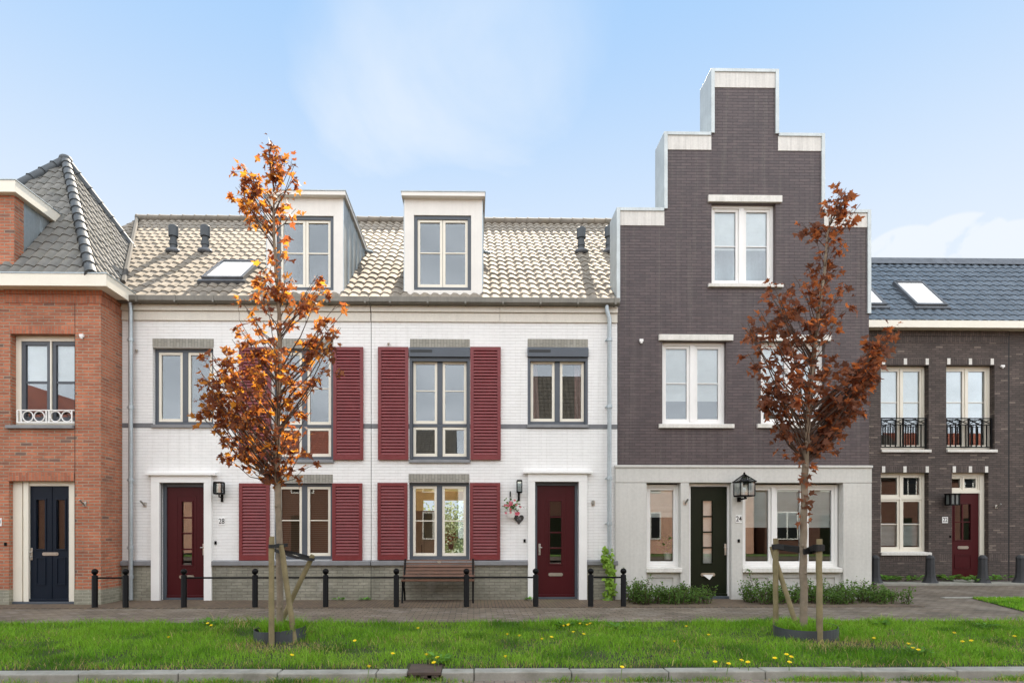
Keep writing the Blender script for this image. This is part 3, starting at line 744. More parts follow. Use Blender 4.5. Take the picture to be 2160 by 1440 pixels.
# dormers
def dormer(h, px_r0, px_r1, px_f0, px_f1, win, py_top=407):
    yd = .20; x0, x1 = X(px_f0, yd), X(px_f1, yd); zt = Z(421, yd); zb = Z(624, yd); rx0, rx1 = X(px_r0, yd-.1), X(px_r1, yd-.1)
    wx0, wx1, wz0, wz1 = RC(*win, yd)
    yb = (zt-EAVE_Z)/math.tan(PITCH)+EAVE_Y
    mb = MB()
    rs = [(x0, x1, zb, zt)]; sheet(mb, rs, [(wx0, wx1, wz0, wz1)], yd, .10)
    for q in (wx0-.001, wx1+.001): mb.box(q-.004, q+.004, yd-.004, yd+.002, zb, zt)       # panel joints
    d = mb.build('dormer', M['panel'], h)
    # zinc cheeks with standing seams
    for s, xx in ((-1, x0), (1, x1)):
        m2 = MB()
        zl = lambda y: EAVE_Z+(y-EAVE_Y)*math.tan(PITCH)-.05
        tri = [(yd, zb), (yd, zt), (yb+.1, zt), (yb+.1, zl(yb+.1)), (yd, zl(yd)-.0)]
        tri = [(yd+.001, zl(yd)), (yb+.2, zl(yb+.2)), (yb+.2, zt), (yd+.001, zt)]
        m2.prismx(tri, xx-.015, xx+.015)
        y = yd+.45
        while y < yb-.15: m2.box(xx+s*.015, xx+s*.038, y-.008, y+.008, zl(y), zt); y += .45
        m2.build('cheek', M['zinc'], d)
    m3 = MB(); zr = Z(407, yd-.1)
    m3.prismx([(yd-.13, zt), (yb+.25, zt), (yb+.25, zr+.02), (yd-.13, zr)], rx0, rx1)
    m3.build('dormer_roof', M['panel'], d, bevel=.006)
    m4 = MB(); m4.box(rx0-.012, rx1+.012, yd-.142, yb+.3, zr, zr+.022); m4.build('roof_trim', M['zinc'], d)
    # apron under the face
    m5 = MB(); m5.prismx([(yd-.12, EAVE_Z+(.02)*.839+.05), (yd+.02, zb-.02), (yd+.02, zb), (yd-.005, zb)], x0-.05, x1+.05); m5.build('apron', M['lead'], d)
    # window of the dormer (frame, sashes, panes are sub-parts of the dormer)
    fw, sw = .075, .055; yf = yd+.03; m6 = MB()
    m6.box(wx0, wx0+fw, yf, yf+.1, wz0, wz1); m6.box(wx1-fw, wx1, yf, yf+.1, wz0, wz1); m6.box(wx0+fw, wx1-fw, yf, yf+.1, wz0, wz0+fw); m6.box(wx0+fw, wx1-fw, yf, yf+.1, wz1-fw, wz1)
    m6.build('window_frame', M['anthracite'], d, bevel=.004)
    mid = (wx0+wx1)/2
    for a, b in ((wx0+fw, mid-.004), (mid+.004, wx1-fw)):
        m7 = MB(); ys = yf+.025; c, e = wz0+fw, wz1-fw
        m7.box(a, a+sw, ys, ys+.06, c, e); m7.box(b-sw, b, ys, ys+.06, c, e); m7.box(a+sw, b-sw, ys, ys+.06, c, c+sw*1.3); m7.box(a+sw, b-sw, ys, ys+.06, e-sw, e)
        zz = c+(e-c)*.515; m7.box(a+sw, b-sw, ys+.012, ys+.05, zz-.014, zz+.014); m7.build('sash', M['cream'], d, bevel=.004)
        m8 = MB(); m8.box(a+sw-.004, b-sw+.004, ys+.028, ys+.034, c+sw, e-sw); m8.build('pane', M['glass'], d)
    m9 = MB(); yb2 = yd+1.6
    m9.poly([(wx0, yb2, wz0+.02), (wx0, yb2, wz1), (wx1, yb2, wz1), (wx1, yb2, wz0+.02)]); m9.poly([(wx0, yf+.1, wz0), (wx1, yf+.1, wz0), (wx1, yb2, wz0), (wx0, yb2, wz0)])
    m9.poly([(wx0, yf+.1, wz1), (wx0, yb2, wz1), (wx1, yb2, wz1), (wx1, yf+.1, wz1)])
    for xx in (wx0, wx1): m9.poly([(xx, yf+.1, wz0), (xx, yb2, wz0), (xx, yb2, wz1), (xx, yf+.1, wz1)])
    m9.build('inner_lining', M['room'], d)
    # overflow spout
    if True:
        m = MB(); m.path([(rx1-.05, yb-.25, zt-.02), (rx1+.18, yb-.30, zt-.10)], .035, 8); m.build('spout', M['zinc'], d, smooth=40)
    return d
dormer(h28, 558, 729, 563, 724, (583, 704, 455, 612))
dormer(h26, 847, 1023, 853, 1017, (873, 994, 454, 612))
# skylight on roof of 28
mb = MB()
def rp(x, v, o): q = ROOFP[0]+VR*v+NR*o; return (x, q.y, q.z)
def rbox(mb, x0, x1, v0, v1, o0, o1, mi=0):
    k = mb.add([rp(x0,v0,o0), rp(x1,v0,o0), rp(x1,v1,o0), rp(x0,v1,o0), rp(x0,v0,o1), rp(x1,v0,o1), rp(x1,v1,o1), rp(x0,v1,o1)])
    for q in ((0,3,2,1),(4,5,6,7),(0,1,5,4),(1,2,6,5),(2,3,7,6),(3,0,4,7)): mb.face([k+i for i in q], mi)
def skylight(h, x0, x1, v0, v1, fr=rbox):
    mb = MB(); w = .075
    fr(mb, x0, x0+w, v0, v1, -.08, .10); fr(mb, x1-w, x1, v0, v1, -.08, .10); fr(mb, x0+w, x1-w, v0, v0+w*1.2, -.08, .095); fr(mb, x0+w, x1-w, v1-w, v1, -.08, .12)
    fr(mb, x0-.06, x1+.06, v0-.12, v0-.005, -.03, .05)
    s = mb.build('skylight', M['lead'], h, bevel=.004)
    m2 = MB(); fr(m2, x0+w, x1-w, v0+w*1.2, v1-w, .055, .065); m2.build('pane', M['sky_pane'], s)
    m3 = MB(); fr(m3, x0+w, x1-w, v0+w*1.2, v1-w, .067, .078); m3.build('blind', M['white_screen'], s)
M['white_screen'] = plain('white roof blind', '#f0f0ee', .9, var=.02)
M['sky_pane'] = glassmat('roof window glass', .04, tint=(.97,.98,.98,1), wav=0)
skylight(h28, skx0, skx1, skv0, skv1)
for h, px, pb, pt in ((h28, 366, 529, 477), (h28, 433, 529, 477), (h26, 1226, 530, 481), (h26, 1285, 530, 478)): vent_pipe(h, px, pb, pt, ROOFP)
# rooms
zf1, zf2 = 2.85, 6.1
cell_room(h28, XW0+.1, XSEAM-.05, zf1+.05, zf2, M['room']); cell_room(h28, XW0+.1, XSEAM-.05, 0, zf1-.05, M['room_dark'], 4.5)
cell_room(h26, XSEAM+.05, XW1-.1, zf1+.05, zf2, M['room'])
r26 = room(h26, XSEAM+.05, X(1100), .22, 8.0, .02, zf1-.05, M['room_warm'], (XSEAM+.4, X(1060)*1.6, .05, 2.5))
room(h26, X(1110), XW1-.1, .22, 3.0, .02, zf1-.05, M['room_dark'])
# ---------------------------------------------------------------- house 24: dark grey stepped gable on a concrete ground floor
def zavg(py, px): return Z(py, 0, px)
GX = [X(1303), X(1403), X(1502), X(1639), X(1736), X(1833)]
GZ1, GZ2, GZ3 = Z(443, 0, 1570), Z(283, 0, 1570), Z(149, 0, 1570)
ZB24 = Z(983, 0, 1570)
h24 = thing('stepped_gable_house', 'tall dark grey brick house with white trimmed stepped gable and concrete ground floor', 'house', ((GX[0]+GX[5])/2, 0, 0))
def hole24(a, b, c, d): return list(RC(a, b, c, d))
HW = [hole24(1501, 1636, 429, 599), hole24(1397, 1532, 720, 894), hole24(1605, 1740, 720, 894)]
RE = [(GX[0], GX[5], ZB24, GZ1), (GX[1], GX[4], ZB24, GZ2), (GX[2], GX[3], ZB24, GZ3)]
mb = MB(); sheet(mb, RE, HW, 0.0, .20)
for x in (GX[0], GX[5]): mb.poly([(x, 0, 0), (x, 10, 0), (x, 10, 6.8), (x, 0, 6.8)])
mb.poly([(GX[0], 10, 0), (GX[0], 10, 6.8), (GX[5], 10, 6.8), (GX[5], 10, 0)])
mb.build('wall', M['grey_brick'], h24)
mb = MB(); sheet(mb, [(GX[0], GX[5], 5.5, GZ1), (GX[1], GX[4], 5.5, GZ2), (GX[2], GX[3], 5.5, GZ3)], [], .58, 0); mb.build('gable_back', M['zinc'], h24)
# zinc coping following the steps
mb = MB(); w = .075; ya, yb = -.035, .60
for xl, xr, z0, z1, s in ((0, 1, 0, GZ1, -1), (1, 2, GZ1, GZ2, -1), (2, 2, GZ2, GZ3, -1), (3, 3, GZ2, GZ3, 1), (4, 3, GZ1, GZ2, 1), (5, 4, 0, GZ1, 1)):
    x = GX[xl]; zlo = (Z(637, 0, 1303) if s < 0 else Z(662, 0, 1830)) if z0 == 0 else z0
    a, b = (x-.03, x+w-.03) if s < 0 else (x-w+.03, x+.03)
    mb.box(a, b, ya, yb, zlo+(0 if z0 == 0 else .0), z1+.02)
for a, b, z in ((GX[0]+w-.03, GX[1]-.03, GZ1), (GX[1]+w-.03, GX[2]-.03, GZ2), (GX[2]+w-.03, GX[3]-w+.03, GZ3), (GX[3]+.03, GX[4]-w+.03, GZ2), (GX[4]+.03, GX[5]-w+.03, GZ1)):
    mb.box(a, b, ya, yb, z-.05, z+.02)
mb.build('coping', M['zinc_pale'], h24, bevel=.006)
for a, b, z, h in ((GX[0]+w-.03, GX[1]-.02, GZ1, .30), (GX[1]+w-.03, GX[2]-.02, GZ2, .30), (GX[2]+w-.03, GX[3]-w+.03, GZ3, .32), (GX[3]+.02, GX[4]-w+.03, GZ2, .30), (GX[4]+.02, GX[5]-w+.03, GZ1, .30)):
    MB().box(a, b, -.012, .05, z-.05-h, z-.05).build('gable_block', M['stone_cap'], h24)
# roof behind the gable
xm = (GX[2]+GX[3])/2
mb = MB()
for s, xe in ((-1, GX[0]), (1, GX[5])):
    mb.poly([(xe, .58, 6.5), (xm, .58, 9.9), (xm, 10.2, 9.9), (xe, 10.2, 6.5)][::s])
mb.poly([(GX[0], 10.15, 6.5), (GX[5], 10.15, 6.5), (xm, 10.15, 9.9)])
mb.build('roof', M['roof_dark'], h24)
# windows
def win24(rect, lint, sil, blind, bar):
    w = window(h24, rect, 0.0, .10, 'white_paint', 'white_paint', .06, .06, 2, .11, (), [(0, bar)], blind, set_back=.03)
    a, b, c, d = RC(*lint); mb = MB(); mb.box(a, b, -.05, .12, c, d); mb.build('lintel', M['white_stone'], w, bevel=.006)
    a, b, c, d = RC(*sil); sill_part(w, a, b, d, 0, .06, d-c, 'white_stone', .12)
win24(HW[0], (1493, 1648, 414, 428), (1493, 1650, 599, 607), Z(519, 0, 1570), .50)
win24(HW[1], (1389, 1545, 706.5, 719), (1389, 1547, 893.5, 903), Z(842, 0, 1460), .51)
win24(HW[2], (1597, 1752, 707.5, 720), (1596, 1754, 893.5, 903), Z(842, 0, 1670), .51)
# concrete ground floor
yc = -.06; xc0, xc1 = X(1298, yc), X(1839, yc)
ztop, zled, zlin = Z(981, yc, 1570), Z(986, yc, 1570), Z(1018, yc, 1570)
mb = MB()
mb.prismx([(yc-.03, zled), (.12, zled), (.12, ztop+.01), (yc-.03, ztop)], xc0-.01, xc1+.01)
mb.box(xc0, xc1, yc-.005, .15, zlin+.004, zled)
P24 = [(1298, 1364), (1436, 1454), (1543, 1567), (1779, 1839)]
for a, b in P24: mb.box(X(a, yc), X(b, yc), yc, .20, -.1, zlin)
for a, b in ((1364, 1436), (1567, 1779)):
    x0, x1 = X(a, yc), X(b, yc); zs = Z(1207, yc, (a+b)/2)
    # apron panels with a sunken field
    n = 1 if b-a < 100 else 3
    fields = []
    for i in range(n):
        p, q = x0+(x1-x0)*i/n, x0+(x1-x0)*(i+1)/n; fields.append((p+.13, q-.13, -.2, zs-.11))
    sheet(mb, [(x0, x1, -.1, zs)], fields, .02, .03)
    for f in fields: mb.poly([(f[0], .05, f[2]), (f[1], .05, f[2]), (f[1], .05, f[3]), (f[0], .05, f[3])])
mb.build('ground_floor_front', M['concrete'], h24, bevel=.008)
def gwin(a, b, cols, blind):
    x0, x1 = X(a, .0), X(b, .0); z0, z1 = Z(1196, 0, (a+b)/2), Z(1021, 0, (a+b)/2)
    w = window(h24, (x0, x1, z0, z1), 0.0, .10, 'white_paint', 'white_paint', .06, .055, cols, .08, (), [], blind, glass='glass_clear', set_back=.03)
    c, d = X(a-1, -.05), X(b+2, -.05); sill_part(w, c, d, z0+.0, -.02, .07, .10, 'white_stone', .12)
gwin(1364, 1436, 1, Z(1090, 0, 1400)); gwin(1567, 1773, 3, Z(1112, 0, 1670))
# door 24
x0, x1, z0, z1 = RC(1455, 1542, 1019, 1262, 0); yl = .10
mb = MB(); l0, l1, lz0, lz1 = RC(1456, 1533, 1026, 1254, yl)
mb.box(x0, l0-.003, yl-.03, yl+.07, 0, z1); mb.box(l1+.003, x1, yl-.03, yl+.07, .05, z1); mb.box(l0-.003, l1+.003, yl-.03, yl+.07, lz1+.003, z1)
mb.build('door_frame', M['white_paint'], h24, bevel=.004)
mb = MB(); mb.box(x0+.02, x1, yl-.05, yl+.07, -.02, .06); mb.build('doorstep', M['anthracite'], h24, bevel=.005)
o = leaf_with_slit(h24, (l0, l1, .062, lz1), yl, 'door_green', [RC(1483, 1503, 1056, 1187, yl)], 4)
handle(o, X(1530, yl), Z(1158, yl, 1530), yl, -1); letterbox(o, X(1493, yl), Z(1211, yl, 1493), yl)
mb = MB(); a, b, c, d = RC(1483, 1503, 1056, 1187, yl+.1); mb.box(a-.03, b+.03, yl+.09, yl+.095, c, d); mb.build('net_curtain', M['blind'], o)
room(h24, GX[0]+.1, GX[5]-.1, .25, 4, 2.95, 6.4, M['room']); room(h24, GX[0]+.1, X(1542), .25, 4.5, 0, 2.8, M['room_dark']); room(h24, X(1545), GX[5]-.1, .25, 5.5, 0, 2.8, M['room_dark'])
room(h24, GX[2]-.25, GX[3]+.25, .25, 2.6, 6.6, 8.6, M['room'])
# ---- sheet of folded mail stuck in the letterbox
mb = MB(); a, z = X(1492, yl), Z(1211, yl, 1493)
mb.prism([(a-.12, z), (a+.11, z), (a+.03, z-.11)], yl-.05, yl-.035)
tag(mb.build('folded_leaflet', M['sign'], None, loc=(a, yl-.04, z)), 'folded white leaflet sticking out of the letterbox of the green door', 'leaflet')

# ---------------------------------------------------------------- houses 22 and its neighbour: dark brown brick, set back
Y22 = 4.1
XA, XB = GX[5]+.03, X(2128, Y22)
h22 = thing('brick_house', 'dark brown brick house set back on the right, with dark red door numbered 22', 'house', ((XA+XB)/2, Y22, 0))
h20 = thing('brick_house', 'dark brown brick house cut off by the right edge, beyond a dark joint', 'house', (X(2200, Y22), Y22, 0))
def h22rc(a, b, c, d): return list(RC(a, b, c, d, Y22))
O22 = [h22rc(1858, 1959, 770, 950), h22rc(1996, 2098, 770, 950), h22rc(1858, 1959, 996, 1166)]
DO22 = h22rc(2008, 2085, 996, 1226)
ZE22 = Z(692, Y22, 2000)
mb = MB(); sheet(mb, [(XA, XB-.02, -.1, ZE22)], O22+[DO22], Y22, .22)
mb.build('wall', M['dark_brick'], h22)
XC = XB+5.5
mb = MB(); mb.poly([(XB+.02, Y22, -.1), (XC, Y22, -.1), (XC, Y22, ZE22), (XB+.02, Y22, ZE22)]); mb.poly([(XC, Y22, 0), (XC, Y22+8, 0), (XC, Y22+8, 6.5), (XC, Y22, 6.5)])
mb.build('wall', M['dark_brick'], h20)
mb = MB(); mb.box(XB-.03, XB+.03, Y22+.004, Y22+.06, 0, ZE22); mb.build('joint_seal', M['black_rubber'], h22)
for h, a, b in ((h22, XA, XB), (h20, XB, XC)):
    zf0, zf1_ = Z(691, Y22-.3, 2000), Z(676, Y22-.3, 2000)
    mb = MB(); mb.box(a, b, Y22-.32, Y22-.29, zf0, zf1_); mb.box(a, b, Y22-.29, Y22+.05, zf0+.015, zf0+.03); mb.build('fascia', M['cream'], h, bevel=.004)
    zr = zf1_; pit = R(48); vr = Vector((0, math.cos(pit), math.sin(pit))); nr = Vector((0, -math.sin(pit), math.cos(pit)))
    run = 2.62; ln = run/math.cos(pit); P0 = Vector((a, Y22-.26, zr+.02))
    SKYR = []
    mb = MB(); pl = (P0, nr)
    def uv_of(px, py): q = on_plane(px, py, *pl); return q.x-a, (q-P0).dot(vr)
    if h is h22:
        for q in ((1900, 1996, 600, 648), (1772, 1868, 598, 647)):
            u0, v0 = uv_of(q[0]+30, q[3]); u1, v1 = uv_of(q[1], q[3]); _, v2 = uv_of((q[0]+q[1])/2, q[2]); SKYR.append((u0, u1, v0, v2))
    def ins(u, v): return not any(s[0]+.06 < u < s[1]-.06 and s[2]+.05 < v < s[3]-.05 for s in SKYR)
    tile_sheet(mb, P0, (1,0,0), vr, nr, b-a, ln-.25, .25, .30, .018, .024, ins)
    e = Vector((0, .04, -.06)); mb.poly([P0+e, P0+e+Vector((b-a,0,0)), P0+e+Vector((b-a,0,0))+vr*ln, P0+e+vr*ln])
    top = P0+vr*ln
    mb.poly([top+Vector((0,.1,0)), top+Vector((b-a,.1,0)), top+Vector((b-a,6,0)), top+Vector((0,6,0))])
    mb.poly([top+Vector((0,6,0)), top+Vector((b-a,6,0)), Vector((b, top.y+6.2, 0)), Vector((a, top.y+6.2, 0))])
    merge_smooth(mb, 'roof', M['roof_blue'], h)
    mb = MB(); q = a
    while q < b-.01:
        r_ = min(q+1.05, b); lo = P0+vr*(ln-.42)
        k = mb.add([(q+.004, lo.y, lo.z), (r_-.004, lo.y, lo.z), (r_-.004, top.y, top.z+.05), (q+.004, top.y, top.z+.05), (q+.004, top.y+.2, top.z+.05), (r_-.004, top.y+.2, top.z+.05)])
        off = nr*.05
        for i in range(k, k+3): pass
        mb.v[k] = tuple(Vector(mb.v[k])+off); mb.v[k+1] = tuple(Vector(mb.v[k+1])+off)
        mb.face((k, k+1, k+2, k+3)); mb.face((k+3, k+2, k+5, k+4)); q = r_
    mb.build('lead_flashing', M['lead'], h)
    def rb(mb, x0, x1, v0, v1, o0, o1, mi=0, P0=P0, a=a):
        f = lambda x, v, o: tuple(P0+Vector((x,0,0))+vr*v+nr*o)
        k = mb.add([f(x0,v0,o0), f(x1,v0,o0), f(x1,v1,o0), f(x0,v1,o0), f(x0,v0,o1), f(x1,v0,o1), f(x1,v1,o1), f(x0,v1,o1)])
        for q in ((0,3,2,1),(4,5,6,7),(0,1,5,4),(1,2,6,5),(2,3,7,6),(3,0,4,7)): mb.face([k+i for i in q], mi)
    for s in SKYR: skylight(h, *s, rb)
    # two soldier bands under the eaves
    x_end = b-.02 if h is h22 else b; x_st = a if h is h22 else a+.02
    za, zb2 = Z(722, Y22, 2000), Z(709, Y22, 2000)
    if h is h22:
        mb = MB(); mb.box(x_st, X(2126, Y22), Y22-.012, Y22+.01, za, zb2); mb.box(x_st, X(2126, Y22), Y22-.028, Y22+.01, zb2+.004, Z(693, Y22, 2000)); mb.build('eaves_course', M['dark_soldier'], h)
def lint22(q, xs):
    x0, x1, z0, z1 = h22rc(*q); mb = MB(); mb.box(x0, x1, Y22-.008, Y22+.02, z0, z1); o = mb.build('lintel', M['dark_soldier'], h22)
    for px in xs:
        m2 = MB()
        for dx in (0, 3.3): m2.box(X(px+dx, Y22), X(px+dx+3.3, Y22), Y22-.014, Y22+.01, z0, z1)
        m2.build('white_inset', M['white_stone'], o)
lint22((1858, 1960, 756, 769), (1860, 1906, 1952)); lint22((1996, 2097, 756, 769), (1997.5, 2043, 2089)); lint22((1858, 1960, 983, 996), (1860, 1905, 1952)); lint22((2008, 2086, 983, 996), (2009, 2043, 2077))
mb = MB(); z0, z1 = Z(1182, Y22, 2000), Z(1168, Y22, 2000)
for a, b in ((1840, 2007), (2086, 2125)): mb.box(X(a, Y22), X(b, Y22), Y22-.006, Y22+.02, z0, z1)
mb.build('plinth_course', M['dark_soldier'], h22)
def railing(win, x0, x1, z0, z1, y):
    mb = MB(); t = .02
    mb.box(x0, x1, y-t, y+t, z1-.025, z1); mb.box(x0, x1, y-t, y+t, z0, z0+.03); zm = z1-.22*(z1-z0); mb.box(x0, x1, y-t*.8, y+t*.8, zm-.02, zm)
    n = 9
    for i in range(n+1): x = x0+(x1-x0)*i/n; mb.box(x-.013, x+.013, y-.012, y+.012, z0+.03, zm-.02)
    for x in (x0+.012, x1-.012, (x0+x1)/2): mb.box(x-.018, x+.018, y-t, y+t, z0+.03, z1-.025)
    m = 4
    for i in range(m):
        a, b = x0+(x1-x0)*i/m, x0+(x1-x0)*(i+1)/m
        mb.path([(a, y, zm), (b, y, z1-.03)], .011, 6); mb.path([(a, y, z1-.03), (b, y, zm)], .011, 6)
    mb.build('railing', M['black_metal'], win)
for r in O22[:2]:
    w = window(h22, (r[0], r[1], r[2]+.04, r[3]), Y22, .16, 'cream', 'cream', .07, .06, 2, .05, (), [(0, .58)], r[2]+.98)
    sill_part(w, r[0], r[1]+.05, r[2]+.04, Y22, .05, .09, 'white_stone', .16)
    zt_, zb_ = Z(880, Y22, 1900), Z(943, Y22, 1900)
    railing(w, r[0]+.02, r[1]-.03, zb_, zt_, Y22+.06)
r = O22[2]
w = window(h22, (r[0], r[1], r[2]+.03, r[3]), Y22, .16, 'cream', 'cream', .07, .06, 2, .06, (Z(1050, Y22, 1905),), [(0, .50)], None, glass='glass_clear')
sill_part(w, r[0]-.02, r[1]+.05, r[2]+.03, Y22, .06, .09, 'white_stone', .16)
mb = MB(); z = Z(1150, Y22, 1905)
while z < Z(1104, Y22, 1905): mb.box(r[0]+.1, r[1]-.1, Y22+.28, Y22+.30, z, z+.022); z += .034
mb.build('venetian_blind', M['blind'], w)
# door 22
x0, x1, z0, z1 = DO22; yl = Y22+.18; zd = Z(1040, yl, 2040); l1 = X(2064, yl); l0 = l1-.94
mb = MB(); mb.box(l1+.002, x1, yl-.04, yl+.07, 0, z1); mb.box(x0-.02, l0-.002, yl-.04, yl+.07, 0, z1); zt2 = Z(1003, yl, 2040)
mb.box(l0-.002, l1+.002, yl-.04, yl+.07, zd+.002, zd+.075); mb.box(l0-.002, l1+.002, yl-.04, yl+.07, zt2, z1)
mb.build('door_frame', M['cream'], h22, bevel=.004)
wq = window(h22, (l0, l1, zd+.077, zt2-.002), yl-.10, .08, 'cream', 'cream', .03, .045, 2, .03, glass='glass_clear')
mb = MB(); l2 = (l0, l1, .06, zd)
gl = [(X(2014, yl), X(2047, yl), Z(1138, yl, 2030), Z(1063, yl, 2030))]
o = leaf_with_slit(h22, l2, yl, 'door_red', gl, 2)
a, b, c, d = gl[0]; mb = MB(); m = (a+b)/2; mb.box(m-.02, m+.02, yl+.004, yl+.03, c, d); mb.build('glazing_bar', M['door_red'], o)
a, b, c, d = RC(2013, 2048, 1169, 1198, yl); mb = MB()
for q in ((a, b, c, c+.02), (a, b, d-.02, d), (a, a+.02, c+.02, d-.02), (b-.02, b, c+.02, d-.02)): mb.box(q[0], q[1], yl-.012, yl-.001, q[2], q[3])
mb.build('moulding', M['door_red'], o); letterbox(o, X(2031, yl), Z(1154, yl, 2031), yl, .32, .085)
mb = MB(); mb.box(x0, x1, Y22-.06, Y22+.2, -.1, .055); mb.build('doorstep', M['kerb'], h22, bevel=.01)
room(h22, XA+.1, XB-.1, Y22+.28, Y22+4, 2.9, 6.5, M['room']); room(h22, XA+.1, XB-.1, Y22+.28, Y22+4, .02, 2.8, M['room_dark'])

# ---------------------------------------------------------------- house 30: red brick with pyramid roof, projecting forward
Y30 = -.70; XE = X(213, Y30); XL = -12.2
h30 = thing('brick_house', 'red orange brick house on the left with grey pyramid roof and navy door', 'house', ((XE+XL)/2, Y30, 0))
O30 = [list(RC(22, 158, 704, 899, Y30)), list(RC(19, 157, 1014, 1276, Y30))]; O30[1][2] = -.05
ZP30 = Z(1243, Y30, 185); ZT30 = Z(608, Y30, 185); PX = X(158, Y30)
mb = MB(); sheet(mb, [(XL, XE, ZP30, ZT30)], [O30[0], O30[1][:2]+[ZP30, O30[1][3]]], Y30, .22, ends=False)
mb.poly([(XE, Y30, ZP30), (XE, 4, ZP30), (XE, 4, ZT30), (XE, Y30, ZT30)]); mb.poly([(XL, Y30, 0), (XL, Y30, ZT30), (XL, 4, ZT30), (XL, 4, 0)]); mb.poly([(XL, 4, 0), (XL, 4, ZT30), (XE, 4, ZT30), (XE, 4, 0)])
mb.build('wall', M['red_brick'], h30)
mb = MB(); sheet(mb, [(XL, XE+.006, -.1, ZP30)], [[O30[1][0]+.004, O30[1][1]-.004, -.05, ZP30]], Y30-.006, .2, ends=False); mb.poly([(XE+.006, Y30-.006, -.1), (XE+.006, .02, -.1), (XE+.006, .02, ZP30), (XE+.006, Y30-.006, ZP30)])
mb.build('plinth', M['house_plinth'], h30)
mb = MB()   # two soldier bands under the soffit, corbelled
for py0, py1, o in ((608, 621.5, .028), (622.5, 640, .014)):
    z1, z0 = Z(py0, Y30, 185), Z(py1, Y30, 185)
    mb.box(X(10, Y30), XE+o, Y30-o, Y30+.02, z0, z1); mb.box(XE-.02, XE+o, Y30+.02, .0, z0, z1)
mb.build('eaves_course', M['red_soldier'], h30)
soldier(h30, 20, 158, 687, 704, 'red_soldier', Y30, .008); soldier(h30, 18, 157, 996, 1014, 'red_soldier', Y30, .014)
mb = MB(); mb.box(PX-.005, PX+.005, Y30-.003, Y30+.02, 0, Z(640, Y30)); mb.build('movement_joint', M['black_rubber'], h30)
w = window(h30, (O30[0][0], O30[0][1]+.12, O30[0][2]+.03, O30[0][3]), Y30, .14, 'cream', 'anthracite', .10, .075, 2, .03, (), [(0, .485)], Z(800, Y30, 100), 'blind', bar_w=.045)
sill_part(w, X(15, Y30), X(157, Y30), O30[0][2]+.03, Y30, .06, .075, 'sill_grey', .14)
mb = MB(); y = Y30+.06; x0, x1 = X(36, y), X(158, y); z1, z0 = Z(864, y, 100), Z(892, y, 100)
mb.box(x0, x1, y-.014, y+.014, z1-.02, z1); mb.box(x0, x1, y-.014, y+.014, z0, z0+.02)
def ring(cx, cz, r, t):
    mb.path([(cx+r*math.cos(a), y, cz+r*math.sin(a)) for a in [2*math.pi*i/24 for i in range(25)]], t, 6, caps=False)
for px in (59, 83, 117, 141): ring(X(px, y), (z0+z1)/2, (z1-z0)/2-.03, .011)
for px in (37, 45, 98, 104, 152): q = X(px, y); mb.box(q-.012, q+.012, y-.012, y+.012, z0+.02, z1-.02)
mb.build('railing', M['white_paint'], w)
# door 30
yl = Y30+.13; l0, l1, lz0, lz1 = RC(64, 147, 1025, 1268, yl)
mb = MB(); a0 = X(35, yl); zt = O30[1][3]
mb.box(a0-.25, X(49, yl), yl-.03, yl+.07, .05, zt); mb.box(X(53, yl), l0-.003, yl-.05, yl+.07, .05, zt); mb.box(X(49, yl), X(53, yl), yl+.03, yl+.07, .05, zt)
mb.box(l1+.003, O30[1][1], yl-.03, yl+.07, .05, zt); mb.box(l0-.003, l1+.003, yl-.03, yl+.07, lz1+.003, zt)
mb.build('door_frame', M['cream'], h30, bevel=.004)
mb = MB(); mb.box(a0-.2, O30[1][1], yl-.06, yl+.07, -.05, .048); mb.build('doorstep', M['anthracite'], h30, bevel=.006)
sl = [RC(77, 95, 1054, 1157, yl), RC(120, 137, 1054, 1157, yl)]
o = leaf_with_slit(h30, (l0, l1, .05, lz1), yl, 'door_blue', sl, 1)
mb = MB(); xm = X(109, yl); mb.box(xm-.012, xm+.012, yl-.010, yl-.001, .1, lz1)
for a, b in ((76, 97), (119, 139)):
    a, b, c, d = RC(a, b, 1175, 1233, yl)
    for q in ((a, b, c, c+.025), (a, b, d-.025, d), (a, a+.025, c+.025, d-.025), (b-.025, b, c+.025, d-.025)): mb.box(q[0], q[1], yl-.014, yl-.001, q[2], q[3])
mb.build('moulding', M['door_blue'], o); handle(o, X(67, yl), Z(1167, yl), yl, 1); letterbox(o, X(107, yl), Z(1167, yl), yl, .32, .065)
# eaves box
of = .27; zf0, zf1_ = Z(603, Y30-of, 180), Z(577, Y30-of, 180); xe = XE+of; yb_ = 1.2
mb = MB(); mb.box(XL-.3, xe, Y30-of, Y30-of+.03, zf0, zf1_); mb.box(xe-.03, xe, Y30-of+.03, yb_, zf0, zf1_); mb.box(XL-.3, xe-.03, Y30-of+.03, yb_, zf0+.02, zf0+.035)
mb.box(XL-.3, xe-.03, Y30-of+.03, yb_, zf1_-.03, zf1_-.01)
mb.build('eaves_box', M['cream'], h30, bevel=.005)
mb = MB(); mb.box(XL-.3, xe+.012, Y30-of-.012, Y30-of+.06, zf1_+.001, zf1_+.022); mb.box(xe-.06, xe+.012, Y30-of+.06, yb_, zf1_+.001, zf1_+.022); mb.build('roof_trim', M['zinc'], h30)
